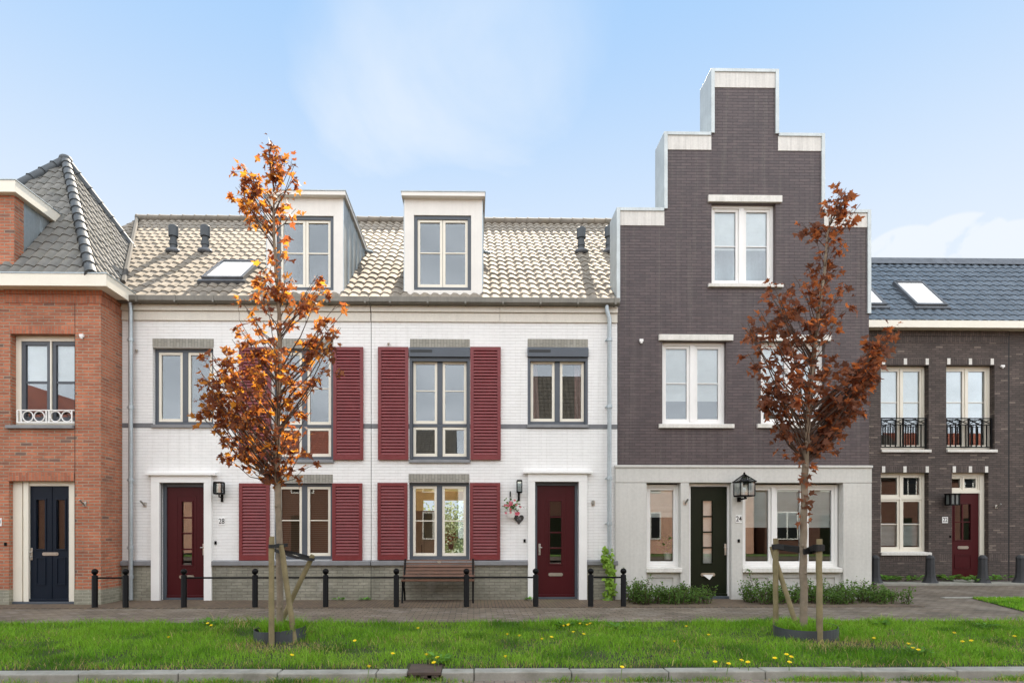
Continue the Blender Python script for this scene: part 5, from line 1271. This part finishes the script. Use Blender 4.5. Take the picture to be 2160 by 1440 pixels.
def maple(label, yt, trunk_px, profile, arms, n_twigs, lpt, mat, lsize, base_r, tufts=()):
    """trunk_px: [(px,py,r)], profile: rows (py, pxmin, pxmax); arms: extra (px,py) branch tips"""
    sc = (yt-CY)/F
    T = [Vector((X(px, yt), yt+.04*math.sin(i*1.7), max(0, Z(py, yt, px)))) for i, (px, py, r) in enumerate(trunk_px)]; rad = [r for _, _, r in trunk_px]
    t = thing('maple_tree', label, 'tree', (T[0].x, yt, 0))
    # dense trunk polyline
    dense = []; dr = []
    for i in range(len(T)-1):
        for k in range(6):
            s = k/6; dense.append(T[i].lerp(T[i+1], s)+Vector((random.uniform(-.008, .008), random.uniform(-.008, .008), 0))); dr.append(rad[i]*(1-s)+rad[i+1]*s)
    dense.append(T[-1]); dr.append(rad[-1])
    dense[0].z = -.05
    tr = MB(); tr.path(dense, dr, 12)
    for i in range(9):      # knots
        q = dense[random.randint(2, 16)]; r = dr[4]; a = random.uniform(3.4, 6.0); tr.ball((q.x+math.cos(a)*r*.9, q.y+math.sin(a)*r*.9, q.z), .018, 7, 5, (1, 1, 1.5))
    def trunk_at(z):
        for a, b in zip(dense, dense[1:]):
            if a.z <= z <= b.z: return a.lerp(b, (z-a.z)/max(1e-6, b.z-a.z))
        return dense[-1] if z > dense[-1].z else dense[0]
    pys = [p[0] for p in profile]; z_lo = Z(pys[-1]+25, yt); z_hi = T[-1].z
    LP = []; LU = []
    br = MB()
    tips = []
    areas = [(b[0]-a[0])*((a[2]-a[1])+(b[2]-b[1]))/2 for a, b in zip(profile, profile[1:])]
    for _ in range(n_twigs):
        i = random.choices(range(len(areas)), areas)[0]; s = random.random(); a, b = profile[i], profile[i+1]
        py = a[0]+(b[0]-a[0])*s; x0 = a[1]+(b[1]-a[1])*s; x1 = a[2]+(b[2]-a[2])*s
        w = random.random(); w = .5+(abs(2*w-1)**1.05)*.5*(1 if w > .5 else -1)
        px = x0+(x1-x0)*w; half = (x1-x0)/2*sc
        dy = random.uniform(-1, 1)*half*.75*math.sqrt(max(0.05, 1-(2*w-1)**2*.7))
        tips.append((px, py, dy))
    tips += [(px, py, random.uniform(-.25, .25)) for px, py in arms]
    for px, py, dy in tips:
        y = yt+dy; tip = Vector((X(px, y), y, Z(py, y, px)))
        c0 = trunk_at(tip.z); hd = math.hypot(tip.x-c0.x, tip.y-c0.y)
        za = max(z_lo, tip.z-hd*random.uniform(.9, 1.5)-.08); att = trunk_at(za)
        mid = att.lerp(tip, .5)+Vector((0, 0, -.10*hd)); ln = (tip-att).length
        pts = [att, att.lerp(mid, .55)+Vector((0,0,.02)), mid, mid.lerp(tip, .55)+Vector((0, 0, .02)), tip]
        r0 = min(.014, .004+.006*ln); br.path(pts, [r0, r0*.8, r0*.62, r0*.42, .003], 5, caps=False)
        nl = max(6, int(lpt*min(1.6, .45+ln*.8)*random.uniform(.6, 1.4)))
        nc = max(2, int(nl/6)); cl = []
        for _ in range(nc):
            s = max(.2, 1-abs(random.gauss(0, .36))); f = s*4; i = min(3, int(f)); c = pts[i].lerp(pts[i+1], f-i); o = Vector(rvec(1)[0])*random.uniform(.02, .15); cl.append((c+o, o)); br.path([c-(tip-att).normalized()*.05, c+o*.5, c+o*1.1], [.0035, .0025, .0012], 4, caps=False)
        for _ in range(nl):
            c, o = random.choice(cl); q = Vector(rvec(1)[0])*abs(random.gauss(0, .055)); LP.append(c+q); LU.append(o*.5+q)
    tr_o = tr.build('trunk', M['bark'], t, smooth=60)
    br.build('branches', M['twig'], t, smooth=60)
    for px, py in tufts:
        c = trunk_at(Z(py, yt, px))
        for _ in range(9): o = Vector(rvec(1)[0]); o.y = -abs(o.y); LP.append(c+o*random.uniform(.05, .12)); LU.append(o)
    n = len(LP); pos = np.array([tuple(p) for p in LP]); u = np.array([tuple(p) for p in LU]); u /= np.linalg.norm(u, axis=1, keepdims=True)
    up = u+np.array([0, 0, -.55])+rvec(n)*.5
    nrm = rvec(n)*.75+np.array([0, -.35, .75])
    leaves_mesh('crown', pos, nrm, up, lsize*(.38+.9*rng.random(n)), MAPLE, mat, t)
    return t
YT = -4.6
LEFT_PROF = [(300,560,575),(330,550,605),(350,520,626),(375,500,628),(410,503,626),(440,512,628),(480,545,624),(515,548,615),(545,552,640),(575,540,676),(610,510,690),(640,508,722),(680,503,724),(715,490,720),(745,430,700),(780,414,712),(820,418,700),(860,425,680),(900,440,652),(940,480,655),(970,530,640),(1000,540,640)]
maple('young orange and copper leaved maple in front of the white house with red shutters', YT,
      [(590,1330,.046),(588,1180,.043),(585,1010,.040),(588,900,.034),(589,780,.030),(588,660,.028),(582,560,.022),(580,470,.016),(576,400,.011),(566,312,.004)],
      LEFT_PROF, [(q[0]+random.uniform(-7,7), q[1]+random.uniform(-8,8)) for q in ((508,352),(503,395),(520,420),(515,372),(564,308),(564,318),(568,325),(575,340),(600,345),(620,345),(622,370)) for _ in (0,1)]+[(712,640),(722,660),(418,775),(420,838),(428,880),(440,760),(470,740),(450,905),(540,1000),(650,985),(640,950),(700,760),(715,690),(505,690),(520,655),(470,960),(425,800),(432,832),(450,788),(442,862),(470,922),(500,962),(455,820),(436,770),(690,700),(700,670),(680,720),(660,600),(670,580)], 132, 17, M['leaf'], .088, .055)
RIGHT_PROF = [(395,1768,1796),(420,1745,1815),(450,1705,1795),(480,1692,1788),(520,1690,1780),(560,1662,1784),(600,1625,1785),(640,1612,1780),(680,1575,1790),(720,1568,1790),(760,1572,1790),(800,1582,1785),(840,1592,1800),(880,1612,1790),(920,1655,1770),(955,1662,1740)]
maple('young dark copper leaved maple with reddish tips in front of the dark grey stepped gable', YT,
      [(1696,1325,.049),(1697,1150,.046),(1697,1000,.042),(1700,900,.036),(1712,800,.033),(1725,690,.027),(1735,590,.020),(1742,500,.014),(1760,440,.009),(1778,402,.004)],
      RIGHT_PROF, [(1885,700),(1870,705),(1855,725),(1840,745),(1848,715),(1825,775),(1810,800),(1800,830),(1830,750),(1895,695),(1862,760),(1845,790),(1820,850),(1805,870),(1570,690),(1562,680),(1600,665),(1632,605),(1815,430),(1755,440),(1690,470),(1785,396),(1778,405),(1790,412),(1768,420),(1800,440),(1602,830),(1670,950)]+[(1800+75*q+random.uniform(-14, 14), 850-135*q+random.uniform(-22, 22)) for q in [i/16 for i in range(17)]], 108, 18, M['leaf2'], .092, .06, [(1697, 992), (1697, 1010), (1700, 1047), (1694, 1087)])
# a few small red leaf tufts straight on the right trunk are part of its crown (twigs above)

# stakes, straps, planting rings
def stake(px0, py0, px1, py1, y0, y1, r, label, parent=None):
    a = Vector((X(px0, y0), y0, Z(py0, y0, px0))); b = Vector((X(px1, y1), y1, Z(py1, y1, px1)))
    a.z = min(a.z, 0); d = (b-a).normalized(); mb = MB()
    pts = [a+(b-a)*k/7+Vector((random.uniform(-.004, .004), random.uniform(-.004, .004), 0)) for k in range(8)]; pts[0] = a-d*.08
    mb.path(pts, [r*random.uniform(.95, 1.04) for _ in pts[:-1]]+[r*.92], 12)
    tag(mb.build('tree_stake', M['stake'], None, smooth=40, loc=tuple(a)), label, 'tree stake', 'wooden stakes of the young trees'); return a, b
sa, sb = stake(573, 1356, 573, 1131, -4.92, -4.90, .036, 'upright wooden stake left of the orange maple trunk')
qa, qb = stake(622, 1318, 593, 1149, -4.75, -4.70, .036, 'leaning wooden stake whose top crosses before the orange maple trunk')
ra, rb_ = stake(578, 1316, 660, 1170, -4.35, -4.45, .034, 'wooden stake slanting right behind the orange maple trunk')
ua, ub = stake(1636, 1336, 1636, 1135, -4.15, -4.15, .037, 'upright wooden stake left of the dark maple trunk')
va, vb = stake(1729, 1357, 1728, 1136, -4.90, -4.88, .038, 'upright wooden stake right of the dark maple trunk')
wa, wb = stake(1687, 1312, 1627, 1152, -4.35, -4.05, .034, 'wooden stake slanting left behind the dark maple trunk')
def strap(pts, label, w=.045):
    mb = MB(); P = [Vector(p) for p in pts]
    for p, q in zip(P, P[1:]):
        d = q-p; up = Vector((0, 0, w/2))
        nrm = d.cross(Vector((0, 0, 1))).normalized()*.004
        k = mb.add([p-up-nrm, q-up-nrm, q+up-nrm, p+up-nrm, p-up+nrm, q-up+nrm, q+up+nrm, p+up+nrm])
        for f in ((0,1,2,3),(7,6,5,4),(3,2,6,7),(4,5,1,0),(0,3,7,4),(1,5,6,2)): mb.face([k+i for i in f])
    c = sum(P, Vector())/len(P)
    tag(mb.build('tree_strap', M['black_rubber'], None, loc=tuple(c)), label, 'strap')
def loop(c, r, z, n=10, a0=0, a1=2*math.pi): return [(c[0]+r*math.cos(a0+(a1-a0)*i/n), c[1]+r*math.sin(a0+(a1-a0)*i/n), z) for i in range(n+1)]
tl = Vector((X(588, YT), YT, 0)); z1 = Z(1150, YT)
strap(loop((sa.x, -4.90), .042, z1, 10, math.pi*.5, math.pi*1.75)+[(sa.x+.08, -4.88, z1+.015), (tl.x-.02, YT-.13, z1-.005), (tl.x+.07, YT-.10, z1), (tl.x+.12, YT-.02, z1+.01), (tl.x+.03, YT+.06, z1), (sa.x, -4.855, z1)], 'black rubber strap tying the orange maple to its upright stake')
z2 = Z(1175, YT, 640); c = ra.lerp(rb_, .93)
strap([(tl.x-.06, YT-.03, z2+.10), (tl.x+.05, YT-.08, z2+.07), (tl.x+.25, YT-.02, z2), (c.x+.04, c.y-.045, z2-.035), (c.x+.05, c.y+.03, z2-.03), (c.x-.05, c.y+.04, z2+.0), (tl.x+.2, YT+.06, z2+.05), (tl.x-.04, YT+.07, z2+.10), (tl.x-.06, YT-.03, z2+.10)], 'black rubber strap from the orange maple to its slanting stake', .04)
tr_ = Vector((X(1697, YT), YT, 0)); z3 = Z(1158, YT, 1690)
strap(loop((ua.x, -4.15), .046, z3+.02, 10, -math.pi*.3, math.pi*1.2)+[(ua.x, -4.21, z3+.03), (ua.x+.2, -4.45, z3), (tr_.x-.05, YT-.08, z3-.03), (tr_.x+.06, YT-.07, z3-.02), (va.x-.05, -4.93, z3+.02), (va.x+.045, -4.93, z3+.03), (va.x+.04, -4.84, z3+.03), (va.x-.04, -4.84, z3+.03), (tr_.x+.05, YT+.04, z3-.02), (tr_.x-.05, YT+.06, z3-.01), (ua.x+.02, -4.10, z3+.02)], 'black rubber strap tying the dark maple between two upright stakes', .075)
strap(loop((va.x, -4.885), .048, z3+.03, 12), 'black rubber band wound round the right stake of the dark maple', .085)
def ring_edge(cx, cy, r, h, label, a0=.0):
    mb = MB(); n = 40
    for i in range(n):
        p, q = a0+2*math.pi*i/n, a0+2*math.pi*(i+1)/n
        hz = lambda a: h+.02*math.sin(a+1)
        o = [(cx+(r+e)*math.cos(t), cy+(r+e)*math.sin(t)) for t in (p, q) for e in (0, .008)]
        k = mb.add([(*o[1], -.02), (*o[3], -.02), (*o[3], hz(q)), (*o[1], hz(p)), (*o[0], -.02), (*o[2], -.02), (*o[2], hz(q)), (*o[0], hz(p))])
        for f in ((0,1,2,3),(7,6,5,4),(3,2,6,7)): mb.face([k+i for i in f])
    t = mb.build('planting_ring', M['ring'], None, loc=(cx, cy, 0)); tag(t, label, 'edging')
    mb = MB(); mb.lathe([(r-.002, -.01), (r-.002, h*.55), (.02, h*.7)], (cx, cy, 0), 24); mb.build('soil', M['soil'], t, smooth=40)
LR = (X(591, -4.55), -4.55, .325); RR = (X(1699, -4.52), -4.52, .385)
ring_edge(LR[0]+.0, LR[1], LR[2], .17, 'dark grey plastic ring round the foot of the orange maple'); ring_edge(RR[0], RR[1], RR[2], .17, 'dark grey plastic ring round the foot of the dark maple')

# grass
def vnoise(x, y, s, seed=0):
    r = np.random.default_rng(seed); g = r.random((64, 64)); u = x/s; v = y/s; i = np.floor(u).astype(int); j = np.floor(v).astype(int); fu = u-i; fv = v-j; fu = fu*fu*(3-2*fu); fv = fv*fv*(3-2*fv)
    a = g[i%64, j%64]; b = g[(i+1)%64, j%64]; c = g[i%64, (j+1)%64]; d = g[(i+1)%64, (j+1)%64]
    return (a*(1-fu)+b*fu)*(1-fv)+(c*(1-fu)+d*fu)*fv
def blades(name, x, y, z, h, w, col, label=None, lean=.5, parent=None, loc=(0,0,0)):
    n = len(x); a = rng.random(n)*2*np.pi; la = rng.random(n)*2*np.pi; ll = h*lean*(.3+rng.random(n))
    dx, dy = np.cos(a)*w/2, np.sin(a)*w/2; lx, ly = np.cos(la)*ll, np.sin(la)*ll
    z0 = z-.01
    V = np.stack([np.stack([x-dx, y-dy, z0], 1), np.stack([x+dx, y+dy, z0], 1), np.stack([x+dx*.75+lx*.35, y+dy*.75+ly*.35, z0+h*.6], 1), np.stack([x-dx*.75+lx*.35, y-dy*.75+ly*.35, z0+h*.6], 1), np.stack([x+lx, y+ly, z0+h*(1-.25*lean*rng.random(n))], 1)], 1)
    off = np.array(parent['_o'] if parent is not None else loc); V = (V-off).reshape(-1, 3)
    me = bpy.data.meshes.new(name); me.vertices.add(len(V)); me.vertices.foreach_set('co', V.ravel())
    base = np.arange(n)[:, None]*5; idx = np.concatenate([base+np.array([0,1,2,3]), base+np.array([3,2,4])], 1).ravel()
    me.loops.add(n*7); me.loops.foreach_set('vertex_index', idx); me.polygons.add(2*n)
    st = (np.arange(n)[:, None]*7+np.array([0, 4])).ravel(); me.polygons.foreach_set('loop_start', st); me.polygons.foreach_set('loop_total', np.tile([4, 3], n)); me.update(); me.validate()
    at = me.color_attributes.new('col', 'FLOAT_COLOR', 'POINT'); at.data.foreach_set('color', np.repeat(np.c_[col, np.ones(n)], 5, 0).ravel())
    me.materials.append(M['grass']); o = bpy.data.objects.new(name, me); COL.objects.link(o); o['_o'] = tuple(off)
    if parent is not None: o.parent = parent
    else: o.location = tuple(off)
    return o
G1 = np.array([.125, .29, .022]); G2 = np.array([.25, .42, .048]); GD = np.array([.035, .11, .014]); DRY = np.array([.40, .32, .14])
def grasscol(x, y, dry):
    n = len(x); t = np.clip(vnoise(x, y, .7, 1)*.6+vnoise(x, y, .18, 2)*.4+rng.normal(0, .16, n), 0, 1)[:, None]
    c = G1*(1-t)+G2*t; d = np.clip((vnoise(x, y, .45, 3)-.55)*2.5, 0, .7)[:, None]; c = c*(1-d)+GD*d
    k = (rng.random(n) < dry)[:, None]; c = np.where(k, DRY*(.6+.7*rng.random(n))[:, None], c)
    return c*(.75+.5*rng.random(n))[:, None]
def verge_back(x): return np.where(x < 8.5, YG+.05, YG+.05-(x-8.5)*.16)
NB = 170000
x = rng.uniform(-10.8, 12.2, NB); yb = verge_back(x); y = YK0+.0+(yb-YK0+.20*vnoise(x, x*0, .35, 9))*rng.random(NB)
dL = np.minimum(np.hypot(x-LR[0], (y-LR[1])*1.0), np.hypot(x-RR[0], y-RR[1]))
front = np.minimum(np.hypot(x-LR[0]-.1, (y-LR[1]+.55)/.6), np.hypot(x-RR[0]-.25, (y-RR[1]+.55)/.55))
dry = np.clip(.025+.95*np.clip(1-front/.85, 0, 1)+.55*np.clip(1-(y-YK0)/.30, 0, 1)*vnoise(x, y, .5, 5)+.30*np.clip(vnoise(x, y, .6, 6)-.62, 0, 1)*2, 0, .9)
ok = (dL > .335) & (rng.random(NB) > np.clip(dry-.25, 0, .6)) & (~((np.abs(x-(X(863, YK0)+X(932, YK0))/2) < .20) & (y < -6.06)))
x, y, dry = x[ok], y[ok], dry[ok]; n = len(x)
h = (.035+.06*rng.random(n))*(.45+1.1*vnoise(x, y, .45, 4))*(1-.45*dry)+.045*(rng.random(n) < .05); h *= np.where(y > verge_back(x)-.30, 1.2+.9*np.clip(vnoise(x, y, .3, 8)-.4, 0, 1), 1.0)
g = blades('verge_grass', x, y, np.full(n, .006), h, .0045+.004*rng.random(n), grasscol(x, y, dry), lean=.75); g['kind'] = 'stuff'
# tufts along the foot of the kerb
n = 9000; cx = rng.uniform(-9, 10, 70); k = rng.integers(0, 70, n); x = cx[k]+rng.normal(0, .16, n); y = YK1-.02-np.abs(rng.normal(0, .05, n)); z = np.full(n, ZR)
g = blades('kerb_grass', x, y, z, .03+.075*rng.random(n)*np.clip(1.2-np.abs(x-cx[k])*4, .15, 1), .0045+.003*rng.random(n), grasscol(x, y, np.full(n, .22)), lean=.9); g['kind'] = 'stuff'
# grass inside the rings, second lawn, moss and weeds along the footway
for (cx, cy, r), nm in ((LR, 1), (RR, 2)):
    n = 1700; t = rng.random(n)*2*np.pi; q = np.sqrt(rng.random(n))*(r-.03); x = cx+q*np.cos(t)+.05*(nm == 1); y = cy+q*np.sin(t)
    g = blades('ring_grass', x, y, np.full(n, .10), .08+.15*rng.random(n)*(1.15 if nm == 1 else .75), .006+.004*rng.random(n), grasscol(x, y, np.full(n, .04)), lean=.9); g['kind'] = 'stuff'
n = 16000; u = rng.random(n); v = rng.random(n); P = np.array(LAWN2)
Q = ((1-u)*(1-v))[:, None]*P[0]+(u*(1-v))[:, None]*P[1]+(u*v)[:, None]*P[2]+((1-u)*v)[:, None]*P[3]; x, y = Q[:, 0], Q[:, 1]
g = blades('lawn_grass', x, y, np.full(n, .012), .03+.05*rng.random(n), .009+.004*rng.random(n), grasscol(x, y, np.full(n, .03))*1.1, lean=.6); g['kind'] = 'stuff'
# weeds and dandelions
def rosette(name, px, py, label, cat, r=.13, n=26, z=0.0, mat='weed_leaf', h=.10, y=None, ls=.11, group=None):
    if y is None: gx, gy = G(px, py, z)
    else: gx, gy = X(px, y), y
    a = rng.random(n)*2*np.pi; q = np.sqrt(rng.random(n))*r*.5; pos = np.c_[gx+q*np.cos(a), gy+q*np.sin(a), z+.01+rng.random(n)*h*.6]
    up = np.c_[np.cos(a), np.sin(a), .35+.8*rng.random(n)]; nrm = np.c_[-np.cos(a)*.5, -np.sin(a)*.5, np.ones(n)]+rvec(n)*.25
    o = leaves_mesh(name, pos, nrm, up, ls*(.6+.7*rng.random(n)), OVAL if cat != 'dandelion' else [(0,0),(.08,.15),(.05,.3),(.13,.5),(.08,.6),(.15,.8),(0,1),(-.15,.8),(-.08,.6),(-.13,.5),(-.05,.3),(-.08,.15)], M[mat], None, (gx, gy, z)); return tag(o, label, cat, group)
for px, py, lab in ((437, 1322, 'tall dandelion weed clump at the pavement edge before door 28'), (1192, 1326, 'leafy weed clump with dandelions at the verge edge below the wine red door'), (1228, 1322, 'leafy weed clump with dandelions just left of the climbing plant'), (1300, 1330, 'broad leafy weed at the verge edge left of the dark maple'), (1858, 1322, 'bushy weed at the back edge of the verge under the right shrub'), (2080, 1328, 'low weed at the back edge of the verge near the right frame edge'), (925, 1400, 'dandelion rosette behind the street drain'), (1935, 1382, 'dandelion rosette on the right part of the verge')):
    rosette('weed', px, py, lab, 'weed', .20, 34, 0.0, 'weed_leaf', .12, None, .085)
for px, yy, lab, r in ((1868, 3.75, 'green weed beside the stone post at the concrete corner', .25), (1915, 3.85, 'big leaved weed under the ground floor window of number 22', .42), (2055, 3.4, 'green weed at the foot of the stone post before door 22', .30), (2100, 3.8, 'low weed on the kerb strip right of door 22', .35), (2000, 3.85, 'low weed at the wall left of door 22', .25)):
    rosette('weed', px, 0, lab, 'weed', r*2, 46, .05, 'weed_leaf', .20, yy, .15)
for px, yy, lab in ((715, -.18, 'small weed at the grey plinth left of the bench'), (770, -.16, 'tiny weed at the grey plinth under the wall joint'), (1118, -.2, 'tiny weed at the white door jamb by the bollard')):
    rosette('weed', px, 0, lab, 'weed', .17, 30, .005, 'weed_leaf', .05, yy, .07)
DAN = [(440,1313),(449,1317),(357,1343),(611,1380),(752,1349),(882,1324),(828,1377),(899,1380),(926,1385),(920,1395),(776,1405),(1192,1317),(1186,1319),(1199,1316),(1227,1314),(1237,1317),(1248,1314),(1070,1337),(1096,1340),(1143,1347),(1160,1342),(1211,1332),(1229,1336),(1068,1384),(1309,1405),(1449,1320),(1495,1338),(1423,1352),(1509,1394),(1534,1398),(1559,1391),(1580,1394),(1635,1386),(1658,1378),(1665,1383),(1663,1395),(1844,1345),(1911,1356),(1928,1366),(1936,1369),(2030,1352),(2052,1350),(2008,1333),(2140,1341)]
mb = MB(); mb.path([(.006, .004, -.01), (.002, .0, .06), (0, 0, .105)], .0035, 6)
fl = thing('dandelion', 'yellow dandelion flower in the grass verge', 'flower', (0,0,0), 'dandelions in the verge')
mb.build('stem', M['stem'], fl)
mb = MB()
for ring_, (rr, zz, nn) in enumerate(((.022, .108, 16), (.016, .114, 12), (.009, .118, 8))):
    for i in range(nn):
        t = 2*math.pi*(i+.5*ring_)/nn; mb.poly([(0, 0, .104), (rr*math.cos(t-.16), rr*math.sin(t-.16), zz), (rr*1.08*math.cos(t), rr*1.08*math.sin(t), zz+.002), (rr*math.cos(t+.16), rr*math.sin(t+.16), zz)])
mb.lathe([(.006, .096), (.009, .104)], (0,0,0), 8); mb.build('flower_head', M['petal'], fl)
for i, (px, py) in enumerate(DAN):
    gx, gy = G(px, py, .105); o = fl if i == 0 else copy_tree(fl, (0,0,0)); o.location = (gx, gy, 0); o.rotation_euler = (random.uniform(-.25, .1), random.uniform(-.25, .25), random.uniform(0, 6))
# low shrubs before number 24
def shrub(label, spans, y0, y1, n):
    """spans: (px0, px1, py_top) lumps"""
    cx = sum((X(a, -.5)+X(b, -.5))/2 for a, b, _ in spans)/len(spans); t = thing('low_shrub', label, 'shrub', (cx, (y0+y1)/2, 0)); br = MB(); LP = []; LU = []
    for a, b, top in spans:
        x0, x1 = X(a, -.5), X(b, -.5); hgt = Z(top, -.5, (a+b)/2)
        for _ in range(max(3, int((x1-x0)*n))):
            bx, by = random.uniform(x0, x1), random.uniform(y0+.1, y1-.05); s = random.uniform(.45, 1.0); lean = Vector((random.uniform(-.25, .25), random.uniform(-.22, .12), 0))
            tip = Vector((bx, by, hgt*s*random.uniform(.95, 1.5)))+lean*min(1, hgt*2); p = Vector((bx, by, -.02)); mid = p.lerp(tip, .5)+Vector((0, 0, .04))
            pts = [p, mid, tip]; br.path(pts, [.007, .005, .0025], 5, caps=False)
            for _ in range(int(26+50*hgt*s)):
                q = random.uniform(.12, 1.02); c = p.lerp(mid, q*2) if q < .5 else mid.lerp(tip, q*2-1); o = Vector(rvec(1)[0])*random.uniform(.01, .055); LP.append(c+o); LU.append(o+(tip-p)*.06)
    xs_ = [X(a, -.5) for a, b, _ in spans]+[X(b, -.5) for a, b, _ in spans]
    for k in range(5): br.path([(min(xs_), y0+.1+(y1-y0-.15)*k/4, -.02), (max(xs_), y0+.1+(y1-y0-.15)*k/4, -.02)], .02, 5)
    br.build('stems', M['twig'], t); pos = np.array([tuple(p) for p in LP]); u = np.array([tuple(p) for p in LU]); m = len(pos); pos[:, 2] = np.maximum(pos[:, 2], .01)
    leaves_mesh('foliage', pos, rvec(m)*.8+np.array([0, -.3, .7]), u/np.linalg.norm(u, axis=1, keepdims=True)+rvec(m)*.4, .030+.022*rng.random(m), OVAL, M['green_leaf'], t)
shrub('low green shrub between the end bollard and the dark green door', [(1325, 1360, 1232), (1335, 1420, 1240), (1390, 1470, 1245), (1440, 1490, 1238), (1325, 1350, 1218)], -1.05, -.15, 60)
shrub('long low green shrub under the wide window of number 24 behind the dark maple', [(1572, 1620, 1232), (1585, 1610, 1222), (1610, 1680, 1240), (1670, 1760, 1238), (1745, 1840, 1236), (1820, 1895, 1244), (1690, 1720, 1226)], -1.05, -.15, 55)
# climbing plant at the right drainpipe
t = thing('climbing_plant', 'bright green climbing plant growing up the right drainpipe', 'plant', (X(1284, -.15), -.15, 0)); br = MB(); LP = []
for s in range(5):
    pts = [Vector((X(1282+random.uniform(-5, 6), -.15), -.18, -.02))]
    for k in range(1, 7): pts.append(Vector((X(1283+random.uniform(-11, 12), -.15), -.20+random.uniform(-.06, .02), Z(1262-(1262-1150-8*s)*k/6, -.15, 1283))))
    br.path(pts, [.008]*4+[.004]*3, 5, caps=False)
    for p, q in zip(pts, pts[1:]):
        for _ in range(7): LP.append(p.lerp(q, random.random())+Vector(rvec(1)[0])*.06)
br.ball((X(1283, -.15), -.18, -.02), .09, 8, 6); br.build('stems', M['stem'], t); pos = np.array([tuple(p) for p in LP]); m = len(pos); pos[:, 1] = np.minimum(pos[:, 1], -.04)
leaves_mesh('foliage', pos, rvec(m)*.6+np.array([0, -.8, .4]), rvec(m)+np.array([0, 0, -.5]), .06+.045*rng.random(m), [(0,0),(.35,.12),(.5,.4),(.3,.55),(.22,.8),(0,1),(-.22,.8),(-.3,.55),(-.5,.4),(-.35,.12)], M['lime_leaf'], t)
# hanging basket
y = -.14; px = 1077; x = X(px, y); t = thing('hanging_basket', 'white hanging pot with trailing green plant and pink flowers beside the lamp', 'flower basket', (x, y, Z(1092, y, px)))
z0, z1 = Z(1092, y, px), Z(1078, y, px); mb = MB(); mb.lathe([(.07, z0), (.09, z0+.04), (.105, z1), (.112, z1+.006), (.10, z1-.005)], (x, y, 0), 18); mb.build('pot', M['plastic_white'], t, smooth=40)
mb = MB(); zb = Z(1036, y, px); mb.box(x-.012, x+.012, -.012, -.001, zb-.1, zb); mb.path([(x, -.01, zb-.02), (x, -.09, zb+.005), (x, y, zb-.02), (x, y, zb-.06)], .008, 8)
for k in range(3): mb.path([(x, y, zb-.06), (x+.10*math.cos(2.1*k+.3), y+.10*math.sin(2.1*k+.3), z1)], .003, 5)
mb.build('bracket', M['black_metal'], t)
def bunch(n, cx, cz, sx, sz, mat, size, shape, nm):
    pos = np.c_[rng.normal(cx, sx, n), rng.normal(y-.03, .06, n), rng.normal(cz, sz, n)]; pos[:, 1] = np.minimum(pos[:, 1], -.02)
    leaves_mesh(nm, pos, rvec(n)+np.array([0, -.5, .5]), rvec(n)+np.array([0, 0, .3]), size*(.6+.7*rng.random(n)), shape, M[mat], t)
bunch(150, X(1079, y), Z(1068, y, px), .085, .055, 'green_leaf', .05, OVAL, 'foliage')
fm = MB()
for i in range(5): t_ = 2*math.pi*i/5; fm.poly([(0, 0, 0), (.022*math.cos(t_-.5), -.006, .022*math.sin(t_-.5)), (.028*math.cos(t_), -.010, .028*math.sin(t_)), (.022*math.cos(t_+.5), -.006, .022*math.sin(t_+.5))])
bx_, bz_ = X(1079, y), Z(1068, y, px); f0 = None
for i in range(22):
    q = (random.gauss(bx_, .09), y-.10-random.random()*.05, random.gauss(bz_, .06)) if i < 14 else (random.gauss(X(1092, y), .04), y-.06, random.gauss(Z(1084, y, px), .018))
    if f0 is None: f0 = fm.build('flower', M['pink_petal'], None); f0.parent = t; o = f0
    else: o = f0.copy(); COL.objects.link(o)
    o.location = Vector(q)-Vector(t['_o'])
# plants behind glass and in the garden beyond
def potplant(px, py0, py1, y, label, mat='green_leaf', n=90, pot='plastic_white'):
    x = X(px, y); z0, z1 = Z(py0, y, px), Z(py1, y, px); t = thing('potted_plant', label, 'plant', (x, y, z0)); hp = (z1-z0)*.28
    mb = MB(); mb.lathe([(hp*.4, 0), (hp*.55, hp), (hp*.5, hp)], (x, y, z0), 12); mb.build('pot', M[pot], t, smooth=40); s = (z1-z0)*.23
    pos = np.c_[rng.normal(x, s*.7, n), rng.normal(y, s*.5, n), rng.normal(z0+(z1-z0)*.62, s*.75, n)]; leaves_mesh('foliage', pos, rvec(n), rvec(n), .05+.05*rng.random(n), OVAL, M[mat], t)
potplant(1408, 1180, 1125, .32, 'green pot plant on the sill inside the narrow window of number 24'); potplant(951, 1158, 1118, 3.5, 'dark plant in a vase on the dining table of number 26', 'leaf2', 60, 'oak')
for px, lab in ((975, 'blossoming garden bush seen through the bench window'), (935, 'second garden bush deep behind the bench window')):
    x, yy = X(px, 13), 13.0; m = 1500; t = thing('garden_bush', lab, 'bush', (x, yy, 0)); pos = np.c_[rng.normal(x, .55, m), rng.normal(yy, .4, m), np.abs(rng.normal(1.3, .7, m))]
    leaves_mesh('foliage', pos, rvec(m), rvec(m), .10+.06*rng.random(m), OVAL, M['bush_leaf'], t)
for o in bpy.data.objects:
    if '_o' in o: del o['_o']
